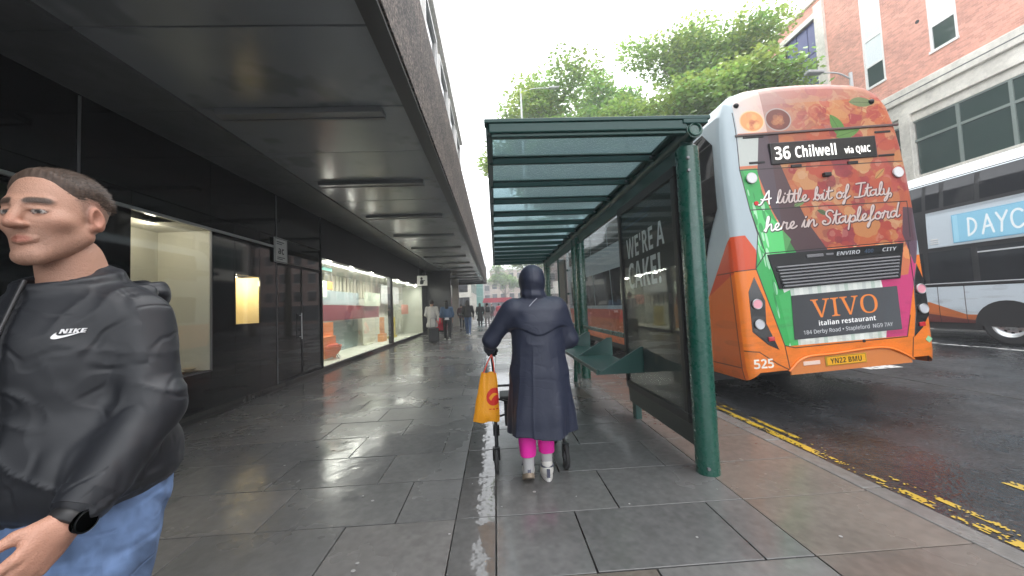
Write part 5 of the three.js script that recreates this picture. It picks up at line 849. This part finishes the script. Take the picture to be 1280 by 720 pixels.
// ---- the woman with the walker, seen from behind
{
  const o = thing('person', 'woman in long hooded navy raincoat and pink trousers pushing a walker, seen from behind', 'person', [.28, 0, -2.9]);
  const skin = [.5, .3, .22], WL = [-.345, .985, -.33], WR = [.27, .985, -.34];
  const foot = [[-.075, .1, .02], [.075, .1, -.04]];
  const bodyF = (x, y, z) => { let f = ell(x, y, z, [.02, 1.54, -.08], [.075, .11, .09]); f = smin(f, cap(x, y, z, [.02, 1.45, -.06], [.03, 1.3, -.03], .05, .06), .03); f = smin(f, ell(x, y, z, [.04, 1.1, -.02], [.15, .28, .1]), .05); f = smin(f, cap(x, y, z, [-.15, 1.31, -.03], [.2, 1.31, -.03], .05, .05), .05);
    for (const [a, b, c] of [[[-.17, 1.3, -.03], [-.315, 1.09, -.1], WL], [[.21, 1.3, -.03], [.3, 1.08, -.08], WR]]) f = smin(f, Math.min(cap(x, y, z, a, b, .042, .036), cap(x, y, z, b, c, .036, .026)), .02);
    for (const [i, p] of foot.entries()) f = smin(f, Math.min(cap(x, y, z, [i ? .1 : -.05, .85, -.02], [p[0], .48, -.08], .075, .05), cap(x, y, z, [p[0], .48, -.08], p, .05, .036)), .03); return f; };
  const gl = (W, s) => { const [d, u, n] = basis([0, -.12, -.99], [-s * .9, .4, 0]); return handField(W, d, u, n[1] < 0 ? n : n.map((v) => -v), 1.05); };
  const hl = gl(WL, -1), hr = gl(WR, 1);
  part(o, 'body', [sdfMesh(bodyF, [-.42, .05, -.42], [.4, 1.68, .14], .016, () => skin)], skinMat, { uv: true });
  part(o, 'glove', sdfMesh((x, y, z) => hl(x, y, z) - .003, [-.45, .85, -.52], [-.25, 1.06, -.24], .006), std([.012, .012, .014], .6)); part(o, 'glove', sdfMesh((x, y, z) => hr(x, y, z) - .003, [.17, .85, -.53], [.37, 1.06, -.25], .006), std([.012, .012, .014], .6));
  const RXY = [[.3, .275], [.45, .263], [.8, .228], [.95, .208], [1.1, .212], [1.22, .222], [1.31, .2], [1.4, .12]], rx = (y) => { for (let i = 0; i + 1 < RXY.length; i++) if (y <= RXY[i + 1][0]) { const t = clamp((y - RXY[i][0]) / (RXY[i + 1][0] - RXY[i][0])); return lerp(RXY[i][1], RXY[i + 1][1], t * t * (3 - 2 * t)); } return .1; };
  const coatF = (x, y, z) => {
    const X = x - .045, cz = -.03 - .03 * sst(.9, 1.35, y), Z = z - cz, R = rx(y), a = Math.atan2(Z, X), low = sst(1.05, .35, y);
    const k = 1 + low * (.065 * Math.sin(a * 5 + 1.2 + y * 2.5) + .04 * Math.sin(a * 8 - .7 + y * 2)) + .02 * Math.sin(a * 4 + y * 9) * (1 - low);
    const ax = R * k, az = R * .74 * k; let f = (Math.hypot(X / ax, Z / az) - 1) * Math.min(ax, az) * .9;
    f = smax(f, y - 1.37, .12);
    f = smin(f, cap(x, y, z, [-.12, 1.325, -.05], [.18, 1.325, -.05], .085, .085), .07);
    const yoke = sst(1.145, 1.16, y + .05 * X * X - .03 * Math.sin(a * 3)); f -= .009 * yoke * sst(-.02, .06, Z);   // storm flap over the back
    f = smin(f, smin(cap(x, y, z, [-.16, 1.31, -.04], [-.325, 1.09, -.09], .085, .07), cap(x, y, z, [-.325, 1.09, -.09], [-.345, 1.0, -.28], .07, .052), .03), .035);
    f = smin(f, smin(cap(x, y, z, [.21, 1.31, -.04], [.305, 1.07, -.07], .085, .07), cap(x, y, z, [.305, 1.07, -.07], [.275, 1.0, -.28], .07, .052), .03), .035);
    f = smax(f, -(y - .362 - .012 * Math.sin(a * 3 + .6)), .006);
    let h = ell(x, y, z, [.022, 1.55, -.07], [.108, .135, .125]); h = smin(h, ell(x, y, z, [.025, 1.43, -.05], [.1, .06, .085]), .04); h += .004 * Math.sin(y * 60 + x * 10) * sst(1.5, 1.42, y); h = smax(h, -ell(x, y, z, [.022, 1.54, -.19], [.085, .115, .1]), .01); h += .005 * (noise(x * 18 + 3, y * 22, z * 18) - .5) - .004 * sst(1.52, 1.44, y) * ridge(Math.atan2(z + .06, x - .02) * 2.6, y * 3, 1, 6) ** 4 - .003 * sst(.008, .0, Math.abs(x - .022)) * sst(1.5, 1.55, y);
    f = smin(f, h, .022);
    const w = noise(x * 4, y * 4 + 3, z * 4), up = sst(.85, 1.1, y);
    return f + .008 * (noise(x * 6, y * 3.5 + w, z * 6) - .5) + .005 * up * (noise(x * 14, y * 18 + x * 6, z * 14) - .5) - .006 * up * sst(.7, .95, noise(x * 4, y * 2, 7)) * ridge(x * 4 + w, y * 8, z * 4, 4) ** 5 - .006 * (1 - up) * ridge(Math.atan2(z + .03, x - .045) * 2.2 + .3 * w, y * .7, 3, 5) ** 4;
  };
  const coat = part(o, 'raincoat', sdfMesh(coatF, [-.47, .3, -.37], [.46, 1.72, .24], .0095), phys([.016, .021, .043], .55, { sheen: .22, sheenRoughness: .5, sheenColor: C(.5, .56, .75), bumpMap: T.crease, bumpScale: .0035 }));
  part(coat, 'piping', tube([[-.02, 1.345, .068], [.01, 1.375, .055], [.045, 1.405, .045]], .0035, 12, 6), std([.35, .36, .42], .4));
  const tr = (x, y, z) => { let f = 9; for (const [i, p] of foot.entries()) f = smin(f, smin(cap(x, y, z, [i ? .085 : -.04, .8, -.03], [p[0] + .003, .46, -.06], .09, .078), cap(x, y, z, [p[0] + .003, .46, -.06], [p[0], .2, p[2] - .0], .078, .062), .03), .03); f = smax(f, -(y - .2), .006); return f + .005 * (ridge(x * 18, y * 20, z * 18, 7) - .5); };
  part(o, 'trousers', sdfMesh(tr, [-.2, .17, -.2], [.2, .6, .14], .009), std([.72, .012, .33], .75));
  foot.forEach((p, i) => {
    part(o, 'sock', rod([p[0], .085, p[2]], [p[0], .215, p[2]], .04, .048, 16), std([.42, .42, .42], .8));
    const tilt = i ? .0 : .5, g = new THREE.Group(); g.name = 'shoe'; g.position.set(p[0], i ? 0 : .012, p[2] - .0); g.rotation.x = -tilt; g.userData.x = 1; delete g.userData.x; o.add(g);
    g.position.y = i ? 0 : .03; const toe = -.1;
    part(g, 'upper', sdfMesh((x, y, z) => smax(smin(ell(x, y, z, [0, .055, -.055], [.044, .05, .125]), cap(x, y, z, [0, .07, .0], [0, .115, .01], .044, .042), .03), -(y - .024), .008), [-.07, 0, -.2], [.07, .18, .1], .008), std([.6, .59, .55], .6));
    part(g, 'sole', ext([...Array(24)].map((_, k) => { const a = k / 24 * 6.283; return [Math.cos(a) * (.044 + .006 * Math.sin(a)), Math.sin(a) * .128]; }), .028, { bevel: .003 }).rotateX(-Math.PI / 2).translate(0, .003, -.055), std(i ? [.62, .61, .58] : [.34, .27, .2], .7));
    part(g, 'stripe', [ringg([0, .1, .0], .044, .009, 'y'), B(-.012, .012, .03, .09, .05, .075)], std([.07, .075, .11], .6));
  });
}
// ---- rollator and bag
{
  const w = thing('walker', 'black four wheeled walking frame with brake cables in front of the woman in navy', 'walker', [.245, 0, -3.3]), m = std([.015, .015, .017], .35, { metalness: .3 });
  for (const s of [-1, 1]) {
    const x = s * .285, hx = s * .3;
    part(w, 'frame_tube', [tube([[hx, .955, .02], [hx, .955, -.06], [hx, .93, -.1], [x, .7, -.14], [x, .4, -.24], [x, .13, -.34]], .0125, 40, 10), tube([[x, .62, -.16], [x, .4, .06], [x, .13, .2]], .0125, 24, 10), rod([x, .33, .1], [x, .33, -.27], .009), rod([x, .52, -.19], [x, .52, -.02], .009)], m);
    part(w, 'handle_grip', [rod([hx, .955, .1], [hx, .955, -.05], .018, .017, 14), sph([hx, .955, .1], .018)], M.blackMatt);
    part(w, 'brake_lever', [tube([[hx, .93, .08], [hx, .915, .0], [hx, .935, -.07]], .006, 14, 6), tube([[hx, .93, -.07], [hx + s * .05, .8, -.1], [hx + s * .03, .55, -.0], [x, .2, .17]], .0035, 24, 6)], m);
    for (const z of [-.36, .22]) { const q = part(w, 'wheel', [new THREE.TorusGeometry(.085, .017, 10, 28).rotateY(Math.PI / 2).translate(x, .1, z)], std([.02, .02, .021], .7)); part(q, 'hub', [disc([x, .1, z], .022, .034, 'x', 14), ...[0, 1, 2, 3, 4].map((k) => rod([x, .1, z], [x, .1 + Math.cos(k * 1.257) * .07, z + Math.sin(k * 1.257) * .07], .006))], std([.12, .12, .13], .4)); part(q, 'fork', [rod([x + .024, .1, z], [x + .024, .19, z - .0], .007), rod([x - .024, .1, z], [x - .024, .19, z], .007), disc([x, .195, z], .03, .02, 'y')], m); }
  }
  part(w, 'seat', RB(-.24, .24, .52, .545, -.3, -.05, .01), M.blackMatt); part(w, 'cross_brace', [bar([-.285, .3, -.26], [.285, .5, -.2], .015, .015), bar([.285, .3, -.26], [-.285, .5, -.2], .015, .015), rod([-.285, .62, -.16], [.285, .62, -.16], .011)], m);
  part(w, 'basket', [B(-.2, .2, .27, .28, -.36, -.1), B(-.2, .2, .28, .46, -.365, -.355), B(-.2, .2, .28, .46, -.105, -.095)], std([.02, .02, .022], .7));
}
{
  const bag = thing('carrier_bag', 'yellow plastic carrier bag with red print hanging from the walker handle', 'bag', [-.115, .41, -3.1]);
  const N = 14, rows = (s) => [...Array(N + 1)].map((_, j) => [...Array(N + 1)].map((_, i) => { const v = j / N, u = i / N * 2 - 1, y = v * .4, w = lerp(.108, .062, v ** 1.3), b = Math.sqrt(Math.max(0, 1 - u * u)) * lerp(.038, .012, v) * (1 - .5 * (1 - v) ** 6); return [u * w + .035 * v + .006 * noise(u * 3, v * 5, s + 4), y + .006 * Math.sin(u * 5), s * (b + .002) + .014 * (ridge(u * 2.2 + v, v * 3.5, s, 8) - .5) * (1 - u * u)]; }));
  const tex = canvasTex(256, 512, (g, w, h) => { g.fillStyle = '#f2a316'; g.fillRect(0, 0, w, h); g.fillStyle = '#d8281f'; g.beginPath(); g.ellipse(196, 250, 66, 92, .15, 0, 7); g.fill(); g.fillStyle = '#f2a316'; g.beginPath(); g.moveTo(150, 260); g.quadraticCurveTo(190, 180, 236, 236); g.quadraticCurveTo(196, 226, 168, 292); g.fill(); g.fillStyle = '#d8281f'; for (let i = 0; i < 3; i++) g.fillRect(150 + i * 30, 372, 20, 12); });
  const uvf = (p) => [(p[0] + .11) / .24, p[1] / .4], m = phys([1, 1, 1], .38, { map: tex, transmission: .12, thickness: 0, side: THREE.DoubleSide, bumpMap: T.grain, bumpScale: .003 });
  part(bag, 'bag_side', gridGeo(rows(1), uvf), m, { uv: true }); part(bag, 'bag_side', gridGeo(rows(-1), uvf), m, { uv: true });
  const red = std([.75, .1, .07], .5, { side: THREE.DoubleSide });
  for (const s of [-1, 1]) part(bag, 'bag_handle', [tube([[-.01, .39, s * .008], [.03, .48, s * .01], [.065, .545, 0]], .006, 12, 6), tube([[.085, .39, s * .008], [.078, .48, s * .01], [.066, .545, 0]], .006, 12, 6)], red);
}
// ---- people further along the pavement
function walker(label, at, yaw, H, c, o = {}) {
  const p = thing('person', label, 'person', at, yaw), k = H / 1.72, st = o.step ?? .16, hs = .02;
  const J = { hip: .92 * k, sh: 1.4 * k, hd: 1.6 * k }, leg = (s) => [[s * .09, J.hip, 0], [s * .095, .5 * k, .05 + s * st * .35], [s * .095, .09, s * st - .03]], arms = o.arms || [[[.2, J.sh, 0], [.26, 1.13 * k, -st * .2], [.24, .9 * k, -st * .2 + .12]], [[-.2, J.sh, 0], [-.26, 1.13 * k, st * .2], [-.24, .9 * k, st * .2 + .08]]];
  const skin = o.skin || [.42, .26, .19];
  const bodyF = (x, y, z) => { let f = ell(x, y, z, [0, J.hd, .02], [.08, .115, .095]); f = smin(f, cap(x, y, z, [0, J.hd - .1, 0], [0, J.sh - .05, -.01], .052, .06), .03); f = smin(f, ell(x, y, z, [0, 1.18 * k, 0], [.14, .25, .09]), .05); f = smin(f, ell(x, y, z, [0, J.hd - .02, .115], [.014, .02, .014]), .012); f = smin(f, ell(Math.abs(x), y, z, [.08, J.hd - .01, .01], [.012, .03, .02]), .01); for (const a of arms) { f = smin(f, Math.min(cap(x, y, z, a[0], a[1], .042, .036), cap(x, y, z, a[1], a[2], .036, .028)), .02); f = smin(f, ell(x, y, z, [a[2][0], a[2][1] - .07, a[2][2] + .02], [.022, .075, .042]), .015); } for (const s of [1, -1]) { const q = leg(s); f = smin(f, Math.min(cap(x, y, z, q[0], q[1], .07, .05), cap(x, y, z, q[1], q[2], .05, .035)), .03); } return f; };
  part(p, 'body', sdfMesh(bodyF, [-.38, .04, -.3], [.38, 1.8 * k, .4], hs, (x, y, z) => { const e = z > .07 && Math.abs(y - J.hd - .01) < .014 && Math.abs(Math.abs(x) - .032) < .014; return e ? [.05, .04, .035] : skin; }), skinMat, { uv: true });
  const hem = (o.hem ?? .88) * k, topF = (x, y, z) => { let f = ell(x, y, z, [0, 1.2 * k, 0], [.19, .3, .135]); const fl = hem < .7 ? .04 : 0; f = smin(f, cap(x, y, z, [-.07, hem + .08, 0], [.07, hem + .08, 0], .135 + fl, .135 + fl), .08); if (hem < .7) f = smin(f, cap(x, y, z, [0, 1.1 * k, 0], [0, hem + .05, 0], .17, .2), .05); f = smin(f, cap(x, y, z, [-.15, J.sh - .01, -.01], [.15, J.sh - .01, -.01], .07, .07), .05); for (const a of arms) f = smin(f, smin(cap(x, y, z, a[0], a[1], .075, .06), cap(x, y, z, a[1], a[2], .06, .045), .03), .03); f = smax(f, -(y - hem), .01); f = smax(f, -cap(x, y, z, [0, J.sh + .05, .01], [0, J.sh + .2, .03], .055, .07), .01); return f + .01 * (ridge(x * 9, y * 10, z * 9, H * 7) - .5); };
  part(p, 'coat', sdfMesh(topF, [-.42, hem - .04, -.32], [.42, J.sh + .1, .32], hs), std(c.top, .7));
  const trF = (x, y, z) => { let f = cap(x, y, z, [-.07, J.hip + .02, 0], [.07, J.hip + .02, 0], .12, .12); for (const s of [1, -1]) { const q = leg(s); f = smin(f, smin(cap(x, y, z, q[0], q[1], .1, .07), cap(x, y, z, q[1], q[2], .07, .055), .03), .03); } return f; };
  part(p, 'trousers', sdfMesh(trF, [-.26, .05, -.32], [.26, J.hip + .16, .34], hs), std(c.legs, .8));
  const long = o.longHair ?? false, hairF = (x, y, z) => { let f = ell(x, y, z, [0, J.hd + .022, -.005], [.092, .115, .108]); if (long) f = smin(f, ell(x, y, z, [0, J.hd - .12, -.07], [.085, .16, .05]), .04); f = smax(f, -ell(x, y, z, [0, J.hd - .05, .12], [.075, .1, .09]), .015); return smax(f, -(y - (J.hd - (long ? .3 : .03))), .02) - .006 * noise(x * 50, y * 30, z * 50); };
  part(p, 'hair', sdfMesh(hairF, [-.14, J.hd - .34, -.16], [.14, J.hd + .18, .14], .016), std(c.hair || [.02, .015, .012], .7));
  for (const s of [1, -1]) { const q = leg(s)[2]; part(p, 'shoe', sdfMesh((x, y, z) => smax(smin(ell(x, y, z, [q[0], .05, q[2] + .05], [.05, .055, .135]), cap(x, y, z, [q[0], .06, q[2]], [q[0], .12, q[2]], .048, .046), .03), -y + .004, .008), [q[0] - .08, -.01, q[2] - .14], [q[0] + .08, .2, q[2] + .22], .016), std(c.shoes || [.03, .03, .03], .6)); }
  if (o.extra) o.extra(p, J, k); return p;
}
walker('person in a long pale grey coat with dark hair beside the lit shop window', [-2.66, 0, -15.5], Math.PI - .15, 1.74, { top: [.4, .39, .37], legs: [.2, .19, .18], hair: [.025, .02, .018] }, { hem: .62, arms: [[[.2, 1.42, 0], [.25, 1.14, -.05], [.2, 1.0, .16]], [[-.2, 1.42, 0], [-.27, 1.14, -.02], [-.27, .9, -.05]]] });
walker('woman in blue denim jacket over white top and black trousers walking away', [-2.12, 0, -16.1], Math.PI + .1, 1.7, { top: [.06, .11, .19], legs: [.012, .012, .014], hair: [.012, .01, .01], shoes: [.6, .6, .58] }, { longHair: true, hem: .98, extra: (p, J) => part(p, 'shirt_hem', new THREE.CylinderGeometry(.165, .18, .12, 20, 1, true).scale(1, 1, .78).translate(0, .95, 0), std([.7, .7, .7], .7, { side: THREE.DoubleSide })) });
walker('person in black jacket and blue jeans striding away along wet pavement', [-1.37, 0, -18.2], Math.PI - .1, 1.74, { top: [.012, .012, .013], legs: [.05, .085, .17], hair: [.015, .012, .01], shoes: [.55, .55, .54] }, { step: .24, longHair: true });
walker('person in long black coat near the open end of the canopy', [-1.12, 0, -26.5], Math.PI, 1.68, { top: [.01, .01, .011], legs: [.012, .012, .012] }, { hem: .42, longHair: true });
walker('person in grey coat carrying a black backpack, furthest right of the walkers', [-.62, 0, -27], Math.PI + .2, 1.66, { top: [.3, .29, .28], legs: [.24, .23, .22], hair: [.02, .015, .012] }, { hem: .6, extra: (p, J) => { const b = part(p, 'backpack', RB(-.15, .15, 1.0, 1.4, -.32, -.13, .06, 3), std([.015, .015, .017], .7)); part(b, 'strap', [tube([[.1, 1.42, -.14], [.13, 1.46, .02], [.13, 1.2, .14]], .02, 16, 6), tube([[-.1, 1.42, -.14], [-.13, 1.46, .02], [-.13, 1.2, .14]], .02, 16, 6)], M.blackMatt); } });
walker('person in a dark plum coat leftmost of the far walkers by the pier', [-2.35, 0, -25.6], Math.PI, 1.64, { top: [.05, .012, .025], legs: [.012, .012, .013] }, { hem: .75 });
walker('person in black walking towards us between the plum coat and black jacket', [-1.95, 0, -24.8], .1, 1.7, { top: [.012, .012, .013], legs: [.014, .014, .016] }, { hem: .84 });
walker('distant person in a red jacket under the far end of the street', [.35, 0, -38], Math.PI, 1.7, { top: [.4, .03, .05], legs: [.05, .06, .09] });
walker('distant person in dark clothes left of the one in red', [-.4, 0, -40], 0, 1.7, { top: [.03, .03, .035], legs: [.03, .03, .03] });
{ // wheeled case and pushchair
  const c = thing('suitcase', 'dark upright wheeled suitcase pulled beside the person in grey', 'suitcase', [-2.52, 0, -14.95], .25), m = std([.02, .02, .021], .5);
  part(c, 'shell', [RB(-.21, .21, .06, .62, -.13, .13, .035, 3), ...[-2, -1, 0, 1, 2].map((i) => RB(i * .075 - .012, i * .075 + .012, .09, .59, .125, .137, .005, 1))], m); part(c, 'handle', tube([[-.1, .6, -.08], [-.1, .95, -.1], [-.09, 1.0, -.1], [.09, 1.0, -.1], [.1, .95, -.1], [.1, .6, -.08]], .01, 40, 8), M.dullSteel); for (const x of [-.16, .16]) for (const z of [-.09, .09]) part(c, 'wheel', disc([x, .035, z], .035, .03, 'x', 14), M.blackMatt);
  const p = thing('pushchair', 'red hooded pushchair between the grey coat and denim jacket walkers', 'pushchair', [-2.42, 0, -16.6], Math.PI);
  part(p, 'seat', RB(-.22, .22, .42, .75, -.25, .2, .06, 3), std([.5, .02, .05], .7)); part(p, 'hood', new THREE.SphereGeometry(.29, 18, 10, 0, Math.PI * 2, 0, Math.PI / 2).scale(.85, 1, 1).translate(0, .72, -.08), std([.6, .025, .06], .6, { side: THREE.DoubleSide })); part(p, 'blanket', RB(-.2, .2, .5, .62, .05, .42, .05, 3), std([.65, .45, .47], .9));
  part(p, 'frame', [...[-1, 1].flatMap((s) => [tube([[s * .25, 1.0, -.55], [s * .25, .6, -.2], [s * .25, .12, .35]], .012, 16, 8), rod([s * .25, .45, -.05], [s * .25, .12, -.38], .012)]), rod([-.25, 1.0, -.55], [.25, 1.0, -.55], .016)], M.dullSteel); for (const s of [-1, 1]) for (const z of [-.38, .35]) part(p, 'wheel', new THREE.TorusGeometry(.09, .022, 8, 22).rotateY(Math.PI / 2).translate(s * .25, .112, z), M.blackMatt);
}
{ // market stall far off
  const s = thing('market_stall', 'distant market stall with red awning at the end of the pavement', 'market stall', [.4, 0, -58]);
  part(s, 'awning', ext([[-2.4, 2.1], [2.4, 2.1], [2.2, 2.8], [-2.2, 2.8]], 2.2).translate(0, 0, -2.2), std([.45, .03, .06], .7)); part(s, 'counter', RB(-2.2, 2.2, 0, .95, -1.8, -.2, .03), std([.38, .1, .12], .7)); for (const x of [-2.2, 2.2]) for (const z of [-2.1, -.1]) part(s, 'post', rod([x, 0, z], [x, 2.1, z], .04), M.dullSteel);
}
scene.fog = new THREE.FogExp2(C(.8, .82, .85), .0042);
renderer.render(scene, camera);
